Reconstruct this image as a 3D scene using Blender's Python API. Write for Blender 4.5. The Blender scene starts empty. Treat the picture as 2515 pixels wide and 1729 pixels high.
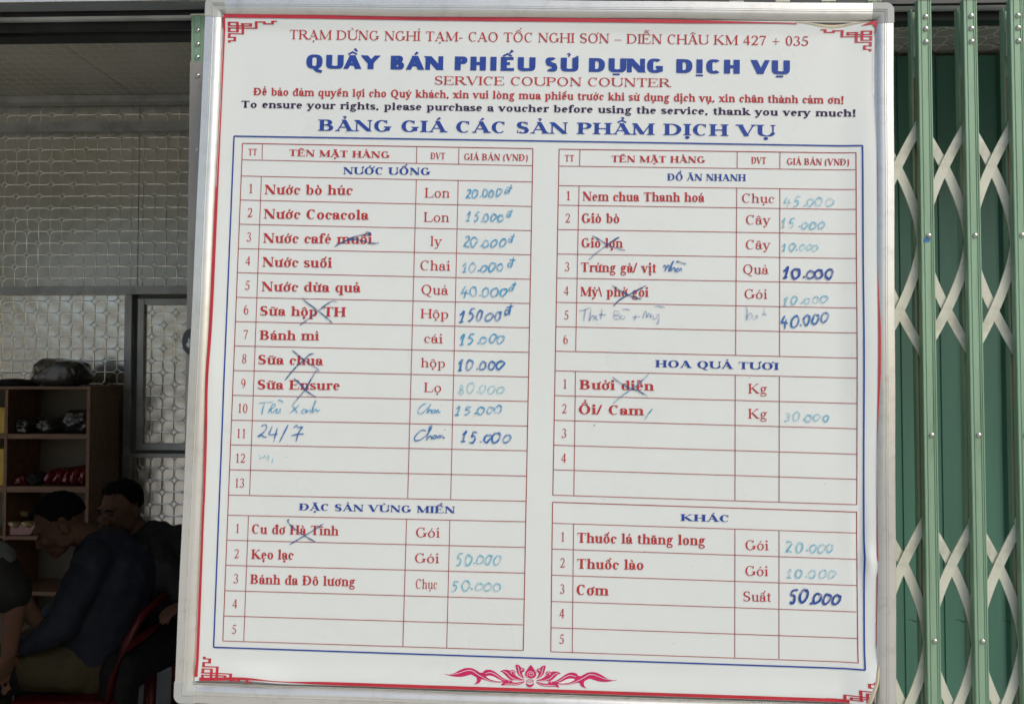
import bpy, bmesh, math, random, unicodedata
from mathutils import Vector, Matrix, noise
sc = bpy.context.scene
C = sc.collection
rad = math.radians
# ------------------------------------------------------------------ camera
cam = bpy.data.cameras.new('camera'); cam_ob = bpy.data.objects.new('camera', cam); C.objects.link(cam_ob)
cam.sensor_width = 36; cam.lens = 36 * 1886 / 2515; cam.clip_start = 0.05; cam.clip_end = 500
YAW, PITCH = 0.0262428, 0.0295685
cam_ob.matrix_world = Matrix.Translation((0, 0, 1.65)) @ Matrix.Rotation(YAW, 4, 'Z') @ Matrix.Rotation(math.pi / 2 + PITCH, 4, 'X')
sc.camera = cam_ob
# ------------------------------------------------------------------ sky and sun (bright hazy daylight)
world = bpy.data.worlds.new('World'); sc.world = world; world.use_nodes = True
wn = world.node_tree; bg = wn.nodes['Background']
sky = wn.nodes.new('ShaderNodeTexSky'); sky.sky_type = 'NISHITA'; sky.sun_disc = False
SUN_EL, SUN_AZ = 44, 130          # azimuth measured from +Y clockwise
sky.sun_elevation = rad(SUN_EL); sky.sun_rotation = rad(SUN_AZ); sky.air_density = 1.0; sky.dust_density = 4.5; sky.ozone_density = 1.0
wn.links.new(sky.outputs[0], bg.inputs[0]); bg.inputs[1].default_value = 0.15
sun = bpy.data.lights.new('sun', 'SUN'); sun.energy = 0.8; sun.angle = rad(28); sun.color = (1, .985, .95)
sun_ob = bpy.data.objects.new('sun', sun); C.objects.link(sun_ob)
_d = Vector((math.sin(rad(SUN_AZ)) * math.cos(rad(SUN_EL)), math.cos(rad(SUN_AZ)) * math.cos(rad(SUN_EL)), math.sin(rad(SUN_EL))))
sun_ob.rotation_euler = _d.to_track_quat('Z', 'Y').to_euler(); sun_ob.location = _d * 20
sc.view_settings.view_transform = 'Standard'; sc.view_settings.look = 'None'
sc.view_settings.exposure = 0.0; sc.view_settings.gamma = 1.0; sc.view_settings.use_curve_mapping = False
sc.cycles.max_bounces = 8; sc.cycles.sample_clamp_indirect = 4
# ------------------------------------------------------------------ materials
def new_mat(name):
    m = bpy.data.materials.new(name); m.use_nodes = True
    return m, m.node_tree, m.node_tree.nodes['Principled BSDF']
def mat(name, col, rough=.5, metal=0., spec=.5, vary=.12, scale=12., bump=0., bscale=80., stretch=(1, 1, 1), coat=0., dirt=None, dscale=3., damt=.5, alpha=1.):
    m, nt, b = new_mat(name); N, L = nt.nodes, nt.links
    tc = N.new('ShaderNodeTexCoord'); mp = N.new('ShaderNodeMapping'); mp.inputs['Scale'].default_value = stretch; L.new(tc.outputs['Object'], mp.inputs[0])
    nz = N.new('ShaderNodeTexNoise'); nz.inputs['Scale'].default_value = scale; nz.inputs['Detail'].default_value = 5; L.new(mp.outputs[0], nz.inputs['Vector'])
    mr = N.new('ShaderNodeMapRange'); mr.inputs[1].default_value = .3; mr.inputs[2].default_value = .7; mr.inputs[3].default_value = 1 - vary; mr.inputs[4].default_value = 1 + vary; L.new(nz.outputs[0], mr.inputs[0])
    mx = N.new('ShaderNodeVectorMath'); mx.operation = 'SCALE'; mx.inputs[0].default_value = col[:3]; L.new(mr.outputs[0], mx.inputs['Scale'])
    out = mx.outputs[0]
    if dirt:
        n2 = N.new('ShaderNodeTexNoise'); n2.inputs['Scale'].default_value = dscale; n2.inputs['Detail'].default_value = 8; n2.inputs['Roughness'].default_value = .65; L.new(mp.outputs[0], n2.inputs['Vector'])
        r2 = N.new('ShaderNodeMapRange'); r2.inputs[1].default_value = .5; r2.inputs[2].default_value = .75; r2.inputs[3].default_value = 0; r2.inputs[4].default_value = damt; L.new(n2.outputs[0], r2.inputs[0])
        mm = N.new('ShaderNodeMix'); mm.data_type = 'RGBA'; L.new(r2.outputs[0], mm.inputs[0]); L.new(out, mm.inputs[6]); mm.inputs[7].default_value = (*dirt, 1); out = mm.outputs[2]
    L.new(out, b.inputs['Base Color'])
    rr = N.new('ShaderNodeMapRange'); rr.inputs[1].default_value = .3; rr.inputs[2].default_value = .7; rr.inputs[3].default_value = max(.02, rough * .85); rr.inputs[4].default_value = min(1, rough * 1.15); L.new(nz.outputs[0], rr.inputs[0]); L.new(rr.outputs[0], b.inputs['Roughness'])
    b.inputs['Metallic'].default_value = metal; b.inputs['Specular IOR Level'].default_value = spec; b.inputs['Coat Weight'].default_value = coat; b.inputs['Coat Roughness'].default_value = .1
    if alpha < 1: b.inputs['Alpha'].default_value = alpha
    if bump:
        n3 = N.new('ShaderNodeTexNoise'); n3.inputs['Scale'].default_value = bscale; n3.inputs['Detail'].default_value = 4; L.new(mp.outputs[0], n3.inputs['Vector'])
        bp = N.new('ShaderNodeBump'); bp.inputs['Strength'].default_value = bump; bp.inputs['Distance'].default_value = .002; L.new(n3.outputs[0], bp.inputs['Height']); L.new(bp.outputs[0], b.inputs['Normal'])
    return m
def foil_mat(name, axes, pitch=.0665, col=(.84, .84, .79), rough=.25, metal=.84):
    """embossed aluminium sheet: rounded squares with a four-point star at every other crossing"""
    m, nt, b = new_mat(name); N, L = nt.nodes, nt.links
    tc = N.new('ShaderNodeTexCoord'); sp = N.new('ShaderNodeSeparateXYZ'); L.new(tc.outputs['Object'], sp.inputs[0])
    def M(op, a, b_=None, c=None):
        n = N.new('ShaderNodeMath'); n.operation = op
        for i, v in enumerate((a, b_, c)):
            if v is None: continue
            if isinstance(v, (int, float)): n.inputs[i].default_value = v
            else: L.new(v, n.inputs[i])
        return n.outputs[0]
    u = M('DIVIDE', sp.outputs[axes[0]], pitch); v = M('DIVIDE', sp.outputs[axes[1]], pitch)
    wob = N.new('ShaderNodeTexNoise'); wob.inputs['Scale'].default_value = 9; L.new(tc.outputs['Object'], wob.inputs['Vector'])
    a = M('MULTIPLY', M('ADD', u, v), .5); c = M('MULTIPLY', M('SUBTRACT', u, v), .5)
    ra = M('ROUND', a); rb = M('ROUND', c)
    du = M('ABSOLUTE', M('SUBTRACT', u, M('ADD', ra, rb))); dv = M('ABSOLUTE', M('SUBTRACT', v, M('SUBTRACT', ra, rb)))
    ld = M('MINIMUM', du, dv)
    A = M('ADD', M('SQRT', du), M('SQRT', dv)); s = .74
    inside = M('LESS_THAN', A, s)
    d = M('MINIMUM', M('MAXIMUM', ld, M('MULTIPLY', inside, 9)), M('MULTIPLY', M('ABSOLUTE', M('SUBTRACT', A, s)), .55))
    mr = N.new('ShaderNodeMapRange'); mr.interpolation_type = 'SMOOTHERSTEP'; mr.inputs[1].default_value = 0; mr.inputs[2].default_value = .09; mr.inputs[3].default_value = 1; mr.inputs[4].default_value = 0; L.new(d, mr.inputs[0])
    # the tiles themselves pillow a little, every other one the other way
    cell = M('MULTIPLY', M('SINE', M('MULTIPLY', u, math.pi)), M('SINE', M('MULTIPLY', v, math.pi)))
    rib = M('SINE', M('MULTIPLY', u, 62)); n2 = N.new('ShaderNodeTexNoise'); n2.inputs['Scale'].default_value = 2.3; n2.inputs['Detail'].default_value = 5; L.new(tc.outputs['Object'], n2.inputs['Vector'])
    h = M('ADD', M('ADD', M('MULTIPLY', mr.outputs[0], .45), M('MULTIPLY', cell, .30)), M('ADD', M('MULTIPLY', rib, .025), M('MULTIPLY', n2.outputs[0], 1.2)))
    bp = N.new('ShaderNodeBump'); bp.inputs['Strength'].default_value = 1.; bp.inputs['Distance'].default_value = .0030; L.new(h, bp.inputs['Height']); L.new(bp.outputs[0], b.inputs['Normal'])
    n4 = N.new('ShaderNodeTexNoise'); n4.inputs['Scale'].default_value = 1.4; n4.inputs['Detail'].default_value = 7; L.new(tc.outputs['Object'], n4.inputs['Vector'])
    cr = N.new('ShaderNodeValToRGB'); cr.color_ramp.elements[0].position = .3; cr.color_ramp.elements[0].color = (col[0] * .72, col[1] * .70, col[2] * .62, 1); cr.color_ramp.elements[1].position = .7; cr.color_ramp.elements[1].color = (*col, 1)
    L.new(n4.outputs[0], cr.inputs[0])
    mxc = N.new('ShaderNodeMix'); mxc.data_type = 'RGBA'; L.new(mr.outputs[0], mxc.inputs[0]); L.new(cr.outputs[0], mxc.inputs[6]); mxc.inputs[7].default_value = (.92, .92, .86, 1); L.new(mxc.outputs[2], b.inputs['Base Color'])  # ridge lines lightened in the colour to stand for highlights they catch
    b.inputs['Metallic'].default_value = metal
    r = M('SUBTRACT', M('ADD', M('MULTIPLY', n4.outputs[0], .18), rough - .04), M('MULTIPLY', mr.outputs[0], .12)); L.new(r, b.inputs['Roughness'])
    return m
def ink_mat(name, col, dens):
    m, nt, b = new_mat(name); N, L = nt.nodes, nt.links
    tc = N.new('ShaderNodeTexCoord'); nz = N.new('ShaderNodeTexNoise'); nz.inputs['Scale'].default_value = 120; nz.inputs['Detail'].default_value = 4; L.new(tc.outputs['Object'], nz.inputs['Vector'])
    mr = N.new('ShaderNodeMapRange'); mr.inputs[1].default_value = .35; mr.inputs[2].default_value = .6; mr.inputs[3].default_value = dens * .55; mr.inputs[4].default_value = min(1, dens * 1.15); L.new(nz.outputs[0], mr.inputs[0])
    n2 = N.new('ShaderNodeTexNoise'); n2.inputs['Scale'].default_value = 34; n2.inputs['Detail'].default_value = 2; L.new(tc.outputs['Object'], n2.inputs['Vector'])
    m2 = N.new('ShaderNodeMapRange'); m2.inputs[1].default_value = .38; m2.inputs[2].default_value = .58; m2.inputs[3].default_value = .55; m2.inputs[4].default_value = 1.05; L.new(n2.outputs[0], m2.inputs[0])
    mu = N.new('ShaderNodeMath'); mu.operation = 'MULTIPLY'; mu.use_clamp = True; L.new(mr.outputs[0], mu.inputs[0]); L.new(m2.outputs[0], mu.inputs[1]); L.new(mu.outputs[0], b.inputs['Alpha']); b.inputs['Base Color'].default_value = (*col, 1); b.inputs['Roughness'].default_value = .4
    return m
MT = {}
MT['poster'] = mat('laminated_paper', (.735, .79, .765), .30, vary=.02, scale=3, dirt=(.60, .61, .55), dscale=16, damt=.12, bump=.10, bscale=7, spec=.5)
MT['r'] = mat('red_ink', (.47, .045, .048), .5, spec=.2, vary=.08, scale=60)
MT['rr'] = mat('red_line_ink', (.36, .040, .040), .5, spec=.2, vary=.15, scale=60)
MT['band'] = mat('red_band_ink', (.50, .030, .045), .33, vary=.1, scale=20)
MT['b'] = mat('blue_ink', (.028, .072, .33), .5, spec=.2, vary=.08, scale=60)
MT['p'] = mat('dark_violet_ink', (.040, .020, .075), .5, spec=.2, vary=.1, scale=60)
MT['lotus'] = mat('crimson_ink', (.56, .026, .13), .5, spec=.2, vary=.1, scale=60)
MT['white_ink'] = mat('paper_gap', (.80, .80, .78), .35, vary=.02)
INK = [ink_mat('faded_marker', (.25, .55, .68), .5), ink_mat('cyan_marker', (.045, .34, .60), .74), ink_mat('blue_marker', (.018, .16, .46), .85), ink_mat('dark_blue_marker', (.012, .07, .36), .95), ink_mat('strike_marker', (.012, .10, .27), .78), ink_mat('light_strike_marker', (.07, .33, .50), .62), ink_mat('grey_blue_marker', (.08, .20, .45), .50), ink_mat('pale_cyan_marker', (.10, .46, .64), .58)]
MT['alu'] = mat('brushed_aluminium', (.78, .785, .73), .24, .68, vary=.06, scale=3, bump=.05, bscale=200, dirt=(.42, .41, .36), dscale=40, damt=.35)
MT['alu_flat'] = MT['alu']
MT['cap'] = mat('grey_plastic', (.42, .45, .43), .45, vary=.05, dirt=(.3, .3, .27), dscale=20, damt=.3)
MT['board_back'] = mat('whiteboard_enamel', (.75, .75, .72), .25, vary=.03)
MT['green'] = mat('pale_green_paint', (.26, .41, .285), .48, .1, vary=.10, scale=4, stretch=(6, 6, .5), dirt=(.13, .19, .10), dscale=11, damt=.6, bump=.10, bscale=60, spec=.3)
MT['green_dark'] = mat('inner_green_paint', (.075, .145, .085), .55, vary=.2, scale=6, stretch=(5, 5, .6))
MT['rust'] = mat('rusty_brown_channel', (.13, .10, .045), .7, vary=.35, scale=8, stretch=(5, 5, .6), dirt=(.14, .08, .02), dscale=9, damt=.7)
MT['cream'] = mat('cream_paint', (.62, .64, .53), .42, vary=.06, scale=14, dirt=(.20, .19, .13), dscale=16, damt=.55)
MT['rivet'] = mat('zinc_rivet', (.62, .61, .57), .22, .95, vary=.1, scale=300)
MT['sheet'] = mat('dark_green_sheet', (.066, .185, .130), .42, .1, vary=.12, scale=3, stretch=(4, 4, .5), dirt=(.05, .10, .08), dscale=4, damt=.4)
MT['foil_xz_shade'] = foil_mat('embossed_foil_wall_shade', (0, 2), col=(.60, .60, .55)); MT['foil_xz_lit'] = foil_mat('embossed_foil_wall_lit', (0, 2), col=(.93, .93, .88), rough=.15, metal=.93); MT['foil_xy'] = foil_mat('embossed_foil_ceiling', (0, 1), rough=.38); MT['foil_yz'] = foil_mat('embossed_foil_side', (1, 2), rough=.38)  # one wall foil, colour darkened above and lightened below for reflected daylight
MT['soffit'] = foil_mat('pale_soffit_sheet', (0, 1), pitch=.05, col=(.62, .62, .58), rough=.45, metal=.25)
MT['frame_metal'] = mat('dull_grey_steel', (.50, .52, .50), .38, .3, vary=.2, scale=5, stretch=(1, 1, 1), dirt=(.05, .05, .045), dscale=6, damt=.5)
MT['frame_dark'] = mat('dark_steel_track', (.055, .06, .06), .4, .5, vary=.25, scale=5, dirt=(.12, .11, .09), dscale=8, damt=.4)
MT['lintel'] = mat('grey_blue_sheet', (.30, .34, .35), .45, .3, vary=.08, scale=3, dirt=(.2, .2, .18), dscale=7, damt=.3)
MT['tube'] = mat('weathered_grey_steel', (.34, .33, .29), .5, .2, vary=.10, scale=5, stretch=(3, 3, .6), dirt=(.13, .12, .10), dscale=8, damt=.5)
MT['concrete'] = mat('concrete_ground', (.42, .41, .38), .85, vary=.15, scale=2, bump=.3, bscale=40)
MT['floor'] = mat('tile_floor', (.30, .29, .26), .45, vary=.15, scale=3)
MT['plaster'] = mat('plaster_wall', (.33, .33, .30), .8, vary=.08, scale=3)
MT['wood'] = mat('brown_laminate', (.24, .13, .07), .45, vary=.25, scale=5, stretch=(1, 8, 8))
MT['wood_back'] = mat('pale_hardboard', (.20, .17, .12), .7, vary=.15, scale=4)
# ------------------------------------------------------------------ mesh helpers
class MB:
    def __init__(s): s.v = []; s.f = []
    def quad(s, *p): b = len(s.v); s.v += [tuple(q) for q in p]; s.f.append(tuple(range(b, b + len(p))))
    def box(s, x0, x1, y0, y1, z0, z1, bev=0):
        if bev <= 0:
            b = len(s.v); s.v += [(x, y, z) for x in (x0, x1) for y in (y0, y1) for z in (z0, z1)]
            s.f += [tuple(b + i for i in q) for q in ((0, 1, 3, 2), (4, 6, 7, 5), (0, 4, 5, 1), (2, 3, 7, 6), (0, 2, 6, 4), (1, 5, 7, 3))]
        else:
            bm = bmesh.new(); bmesh.ops.create_cube(bm, size=1)
            for v in bm.verts: v.co = Vector(((x0 + x1) / 2 + v.co.x * (x1 - x0), (y0 + y1) / 2 + v.co.y * (y1 - y0), (z0 + z1) / 2 + v.co.z * (z1 - z0)))
            bmesh.ops.bevel(bm, geom=bm.edges, offset=bev, segments=2, profile=.6, affect='EDGES'); s.bm(bm)
    def bm(s, bm, mtx=None):
        bm.verts.index_update(); b = len(s.v)
        s.v += [tuple((mtx @ v.co) if mtx else v.co) for v in bm.verts]; s.f += [tuple(b + v.index for v in f.verts) for f in bm.faces]; bm.free()
    def tube(s, pts, rs, n=10, flat=None, cap=True):
        """tapered tube through pts with a radius at each"""
        pts = [Vector(p) for p in pts]; rings = []; up = Vector((0, 0, 1))
        for i, p in enumerate(pts):
            d = (pts[min(i + 1, len(pts) - 1)] - pts[max(i - 1, 0)]).normalized()
            a = d.cross(up if abs(d.z) < .95 else Vector((0, 1, 0))).normalized(); c = a.cross(d).normalized()
            r = rs[i] if hasattr(rs, '__len__') else rs; ra, rc = (r if hasattr(r, '__len__') else (r, r)); b = len(s.v)
            for k in range(n):
                t = 2 * math.pi * k / n; s.v.append(tuple(p + a * math.cos(t) * ra + c * math.sin(t) * rc))
            rings.append(b)
        for b0, b1 in zip(rings, rings[1:]):
            for k in range(n): s.f.append((b0 + k, b0 + (k + 1) % n, b1 + (k + 1) % n, b1 + k))
        if cap: s.f.append(tuple(rings[0] + k for k in range(n))[::-1]); s.f.append(tuple(rings[-1] + k for k in range(n)))
    def ball(s, c, r, sub=2, rot=None):
        bm = bmesh.new(); bmesh.ops.create_icosphere(bm, subdivisions=sub, radius=1)
        m = Matrix.Translation(c) @ (rot or Matrix()) @ Matrix.Diagonal((r[0], r[1], r[2], 1)); s.bm(bm, m)
    def limb(s, pts, rs, n=12):
        s.tube(pts, rs, n)
        for i, p in enumerate(pts):
            r = rs[i]; r = r if hasattr(r, '__len__') else (r, r, r)
            if len(r) == 2: r = (r[0], r[1], r[1])
            s.ball(p, (min(r),) * 3, 2)
    def obj(s, name, m, parent=None, smooth=False, label=None, kind=None, mtx=None, loc=None):
        me = bpy.data.meshes.new(name); me.from_pydata(s.v, [], s.f); me.validate()
        me.materials.append(m); o = bpy.data.objects.new(name, me); C.objects.link(o)
        if smooth:
            me.polygons.foreach_set('use_smooth', [True] * len(me.polygons))
        if parent: o.parent = parent
        if loc: o.location = loc
        if mtx is not None: o.matrix_world = mtx
        if label: o['label'] = label
        if kind: o['kind'] = kind
        return o
def auto_smooth(o, ang=35):
    me = o.data; me.polygons.foreach_set('use_smooth', [True] * len(me.polygons)); me.set_sharp_from_angle(angle=rad(ang))
def thing(name, label, cat, loc=(0, 0, 0), group=None, mtx=None):
    o = bpy.data.objects.new(name, None); C.objects.link(o); o.location = loc; o.empty_display_size = .05
    if mtx is not None: o.matrix_world = mtx
    o['label'] = label; o['category'] = cat
    if group: o['group'] = group
    return o
def tag(o, label, cat, group=None):
    o['label'] = label; o['category'] = cat
    if group: o['group'] = group
    return o
def link_copy(o, parent, loc=None):
    c = o.copy(); C.objects.link(c); c.parent = parent
    if loc is not None: c.location = loc
    return c
# ------------------------------------------------------------------ the setting
m = MB(); m.quad((-60, -60, 0), (60, -60, 0), (60, 1.35, 0), (-60, 1.35, 0)); m.obj('ground', MT['concrete'], kind='structure')
WY = 4.25; CZ = 3.211; XL, XR = -5.4, 2.4
m = MB(); m.box(XL, XR, 1.35, WY, -.1, .02); m.obj('floor', MT['floor'], kind='structure')
# front wall left of the opening; unseen gap added far left for daylight inside
m = MB(); m.box(-7, -5.0, 1.42, 1.52, 0, 3.3); m.box(-2.6, -1.12, 1.42, 1.52, 0, 3.3); m.box(-5.0, -2.6, 1.42, 1.52, 3.05, 3.3); m.box(-1.12, XR + 2, 1.50, 1.56, 2.62, 3.3)
m.obj('front_wall', MT['plaster'], kind='structure')
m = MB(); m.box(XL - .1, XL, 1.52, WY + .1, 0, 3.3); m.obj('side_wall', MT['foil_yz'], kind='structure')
# back wall: separate embossed sheets that meet in narrow seams
bw = thing('back_wall', 'shiny embossed metal sheet wall at the back of the dark shop', 'wall', (0, WY, 0))
def sheet(x0, x1, z0, z1, dy=0, par=bw, mt='foil_xz_shade'):
    m = MB(); m.box(x0, x1, 0, .004, z0, z1)
    o = m.obj('wall_sheet', MT[mt], par); o.location = (0, dy, 0); return o
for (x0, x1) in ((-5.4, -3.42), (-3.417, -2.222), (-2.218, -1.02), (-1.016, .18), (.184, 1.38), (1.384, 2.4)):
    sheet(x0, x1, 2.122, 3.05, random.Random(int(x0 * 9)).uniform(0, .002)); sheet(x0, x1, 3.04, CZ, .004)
for (x0, x1) in ((-5.4, -3.42), (-3.417, -2.25), (-1.55, -.30), (-.297, 1.05), (1.053, 2.4)): sheet(x0, x1, .02, 2.12, mt='foil_xz_lit')
sheet(-2.248, -1.552, .02, 1.19, mt='foil_xz_lit')
m = MB(); m.box(-5.4, 2.4, -.035, 0, 2.098, 2.144, .003); m.obj('rail', MT['frame_metal'], bw)
m = MB(); m.box(-5.4, 2.4, -.04, -.001, 3.019, 3.071, .003); m.obj('rail', MT['frame_metal'], bw)
m = MB(); m.box(-5.4, 2.4, -.07, -.002, 3.171, CZ - .001, .003); m.obj('rail', MT['frame_metal'], bw)
for x in (-2.272, -1.55):
    m = MB(); m.box(x, x + .042, -.036, -.001, .02, 2.097, .003); m.obj('post', MT['frame_metal'], bw)
m = MB(); m.box(-2.229, -1.552, -.045, -.001, 1.192, 1.215, .002); m.obj('ledge', MT['frame_metal'], bw)
m = MB(); m.box(-5.5, 2.5, .012, .10, 0, 3.3); m.obj('wall_backing', MT['plaster'], bw)
# shutter-like framed panel between the posts
wp = thing('framed_wall_panel', 'grey steel framed embossed panel catching bright light beside the gate post', 'wall panel', (0, WY, 0))
for x0, x1, z0, z1 in ((-2.200, -2.165, 1.232, 2.074), (-1.62, -1.58, 1.232, 2.074)):
    m = MB(); m.box(x0, x1, -.030, -.002, z0, z1, .002); m.obj('frame_stile', MT['frame_metal'], wp)
for z0, z1 in ((2.040, 2.074), (1.232, 1.268)):
    m = MB(); m.box(-2.164, -1.621, -.029, -.002, z0, z1, .002); m.obj('frame_rail', MT['frame_metal'], wp)
m = MB(); m.box(-2.163, -1.622, -.010, -.004, 1.269, 2.039); m.obj('panel_sheet', MT['foil_xz_lit'], wp)
# ceiling sheets
ce = bpy.data.objects.new('ceiling', None); C.objects.link(ce); ce['kind'] = 'structure'; ce.location = (0, 0, CZ)
for x0, x1 in ((-5.4, -3.44), (-3.437, -2.222), (-2.218, -1.0), (-.997, .2), (.203, 1.3), (1.303, 2.4)):
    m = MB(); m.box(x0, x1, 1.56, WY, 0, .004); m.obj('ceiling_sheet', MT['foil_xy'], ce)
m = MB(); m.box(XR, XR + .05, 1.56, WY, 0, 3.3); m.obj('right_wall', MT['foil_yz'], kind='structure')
m = MB(); m.box(-7, 5, 1.35, 4.6, 3.30, 3.42); m.obj('roof', MT['lintel'], kind='structure')
# door head: lintel, round track, deep beam
dh = thing('door_head', 'grey steel door head with round track above the dark opening', 'door frame', (0, 1.42, 2.35))
m = MB(); m.box(-3.2, .27, -.02, .02, 0, .27, .003); m.obj('lintel_sheet', MT['lintel'], dh)
m = MB(); m.box(-3.2, .27, -.026, -.0205, -.003, .004, .001); m.obj('drip_edge', MT['alu'], dh)
m = MB(); m.tube([(-3.2, .055, .008), (2.4, .055, .008)], .011, 14); m.obj('round_track', MT['frame_metal'], dh, True)
m = MB(); m.box(-3.2, 2.4, .030, .040, .0, .20); m.box(-3.2, 2.4, .07, .078, -.014, .20); m.obj('track_channel', MT['frame_dark'], dh)
m = MB(); m.box(-3.2, .27, .16, .20, .016, .22, .003); m.obj('inner_beam', MT['frame_dark'], dh)
m = MB(); m.box(.28, 2.4, .105, .13, .0, .03, .002); m.obj('guide_rail', MT['frame_dark'], dh)
m = MB(); m.box(.285, 2.4, .145, .70, .185, .189); m.obj('soffit_sheet', MT['soffit'], dh)
# corrugated green sheet behind the gate
gs = thing('green_sheet_partition', 'dark green corrugated metal sheet behind the folding gate', 'partition', (0, 2.10, 0))
def corr(x0, x1, z0, z1, name):
    m = MB(); prof = []; x = x0
    while x < x1 - .001:
        prof += [(x, 0), (x + .030, 0), (x + .036, -.012), (x + .052, -.012), (x + .058, 0)]
        prof += [(x + .078, 0), (x + .080, -.003), (x + .083, 0)]
        x += .105
    prof = [(min(a, x1), b) for a, b in prof] + [(x1, 0)]
    for (a, b), (c, d) in zip(prof, prof[1:]):
        if c > a: m.quad((a, b, z0), (c, d, z0), (c, d, z1), (a, b, z1))
    return m.obj(name, MT['sheet'], gs)
corr(-.55, .50, .02, 2.515, 'corrugated_sheet'); corr(.495, 1.555, .02, 2.518, 'corrugated_sheet').location.y = -.002; corr(1.55, 2.4, .02, 2.522, 'corrugated_sheet')
m = MB(); m.box(-.56, -.52, .005, .045, .02, 2.5); m.obj('post', MT['green_dark'], gs)

# ---- lettering: a small pen-drawn alphabet (stems, bowls, serifs), cap height = 1 ----
class Pen:
    ST = {'R': (.15, .06, 1), 'B': (.24, .075, 1), 'M': (.215, .08, 1), 'C': (.235, .12, 1), 'X': (.35, .20, 0)}
    def __init__(s, style):
        s.T, s.t, s.sf = s.ST[style]
        s.l = s.T * (.88 if style != 'X' else 1)
        s.xh = {'R': .68, 'B': .70, 'M': .7, 'C': .72, 'X': .74}[style]
        s.polys = []; s.style = style; s.ox = 0; s.oy = 0; s.k = 1
    def P(s, pts): s.polys.append([(s.ox + x * s.k, s.oy + y * s.k) for x, y in pts])
    def box(s, x0, x1, y0, y1): s.P([(x0, y0), (x1, y0), (x1, y1), (x0, y1)])
    def serif(s, x, y, up, m, w):
        if not s.sf or not m: return
        e = .11 if s.style != 'C' else .08; h = max(.04, s.t * .75); d = 1 if up else -1
        l = e if m in 'bl' else 0; r = e if m in 'br' else 0
        x0, x1 = x - w / 2, x + w / 2
        a = [(x0 - l, y), (x1 + r, y), (x1 + r, y + d * h * .7), (x1, y + d * (h + .05)), (x0, y + d * (h + .05)), (x0 - l, y + d * h * .7)]
        s.P(a if d > 0 else a[::-1])
    def stem(s, x, y0=0, y1=1, f='b', h='b', w=None):
        w = w or s.T; s.box(x - w / 2, x + w / 2, y0, y1)
        s.serif(x, y0, 1, f, w); s.serif(x, y1, 0, h, w)
    def flag(s, x, y, w):       # slanted head serif of lower-case stems
        if s.sf: s.P([(x - w / 2 - .10, y - .07), (x - w / 2, y - .12), (x - w / 2, y), (x - w / 2 - .10, y - .035)])
    def lstem(s, x, y1=None, f='b'):
        y1 = s.xh if y1 is None else y1
        s.stem(x, 0, y1, f, '', s.l); s.flag(x, y1, s.l)
    def dg(s, x0, y0, x1, y1, w):
        L = math.hypot(x1 - x0, y1 - y0); hw = w / 2 / max(.3, abs(y1 - y0) / L)
        a = [(x0 - hw, y0), (x0 + hw, y0), (x1 + hw, y1), (x1 - hw, y1)]
        s.P(a if y1 > y0 else a[::-1])
    def bar(s, x0, x1, y, w=None):
        w = w or s.t; s.box(x0, x1, y - w / 2, y + w / 2)
    def arc(s, cx, cy, rx, ry, a0, a1, T=None, t=None, p=1.5, e0=1, e1=1):
        T = T or s.T; t = t or s.t; n = max(4, int(abs(a1 - a0) / 15)); L = []; R = []
        for i in range(n + 1):
            f = i / n; a = math.radians(a0 + (a1 - a0) * f); c, q = math.cos(a), math.sin(a)
            w = (t + (T - t) * abs(c) ** p) / 2 * (1 - (1 - e0) * max(0, 1 - f * 4)) * (1 - (1 - e1) * max(0, f * 4 - 3))
            nx, ny = c * ry, q * rx
            if s.style == 'X': c = math.copysign(abs(c) ** .70, c); q = math.copysign(abs(q) ** .70, q)
            m = math.hypot(nx, ny) or 1; nx /= m; ny /= m
            L.append((cx + rx * c + nx * w, cy + ry * q + ny * w)); R.append((cx + rx * c - nx * w, cy + ry * q - ny * w))
        for i in range(n):
            s.P([R[i], L[i], L[i + 1], R[i + 1]] if a1 > a0 else [L[i], R[i], R[i + 1], L[i + 1]])
        return L, R
    def oval(s, x0, x1, y0, y1, a0=0, a1=360, T=None, **k):
        T = T or s.T
        return s.arc((x0 + x1) / 2, (y0 + y1) / 2, (x1 - x0) / 2 - T / 2, (y1 - y0) / 2 - s.t / 2, a0, a1, T, **k)
    def bowl(s, xs, xm, x1, y0, y1, T=None):
        T = T or s.T; t = s.t
        s.bar(xs, xm, y0 + t / 2); s.bar(xs, xm, y1 - t / 2)
        s.arc(xm, (y0 + y1) / 2, x1 - xm - T / 2, (y1 - y0) / 2 - t / 2, -90, 90, T)
    def dot(s, x, y, r, n=10): s.P([(x + r * math.cos(2 * math.pi * i / n), y + r * math.sin(2 * math.pi * i / n)) for i in range(n)])
    def curl(s, x, y): 
        if s.sf: s.dot(x, y, s.l * .42 + .02)
    def vs(s, x, y0, y1, w=None):       # little vertical serif on a bar end
        if s.sf: w = w or .05; s.P([(x - w / 2, y0), (x + w / 2, y0), (x + w / 2, y1), (x - w / 2, y1)])
    def line(s, pts, w, w2=None):
        w2 = w2 if w2 is not None else w; n = len(pts); E = []
        for i, (x, y) in enumerate(pts):
            a = pts[max(i - 1, 0)]; b = pts[min(i + 1, n - 1)]; dx, dy = b[0] - a[0], b[1] - a[1]; L = math.hypot(dx, dy) or 1
            h = (w + (w2 - w) * i / (n - 1)) / 2; E.append((x - dy / L * h, y + dx / L * h, x + dy / L * h, y - dx / L * h))
        for a, b in zip(E, E[1:]): s.P([(a[2], a[3]), (b[2], b[3]), (b[0], b[1]), (a[0], a[1])])
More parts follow.
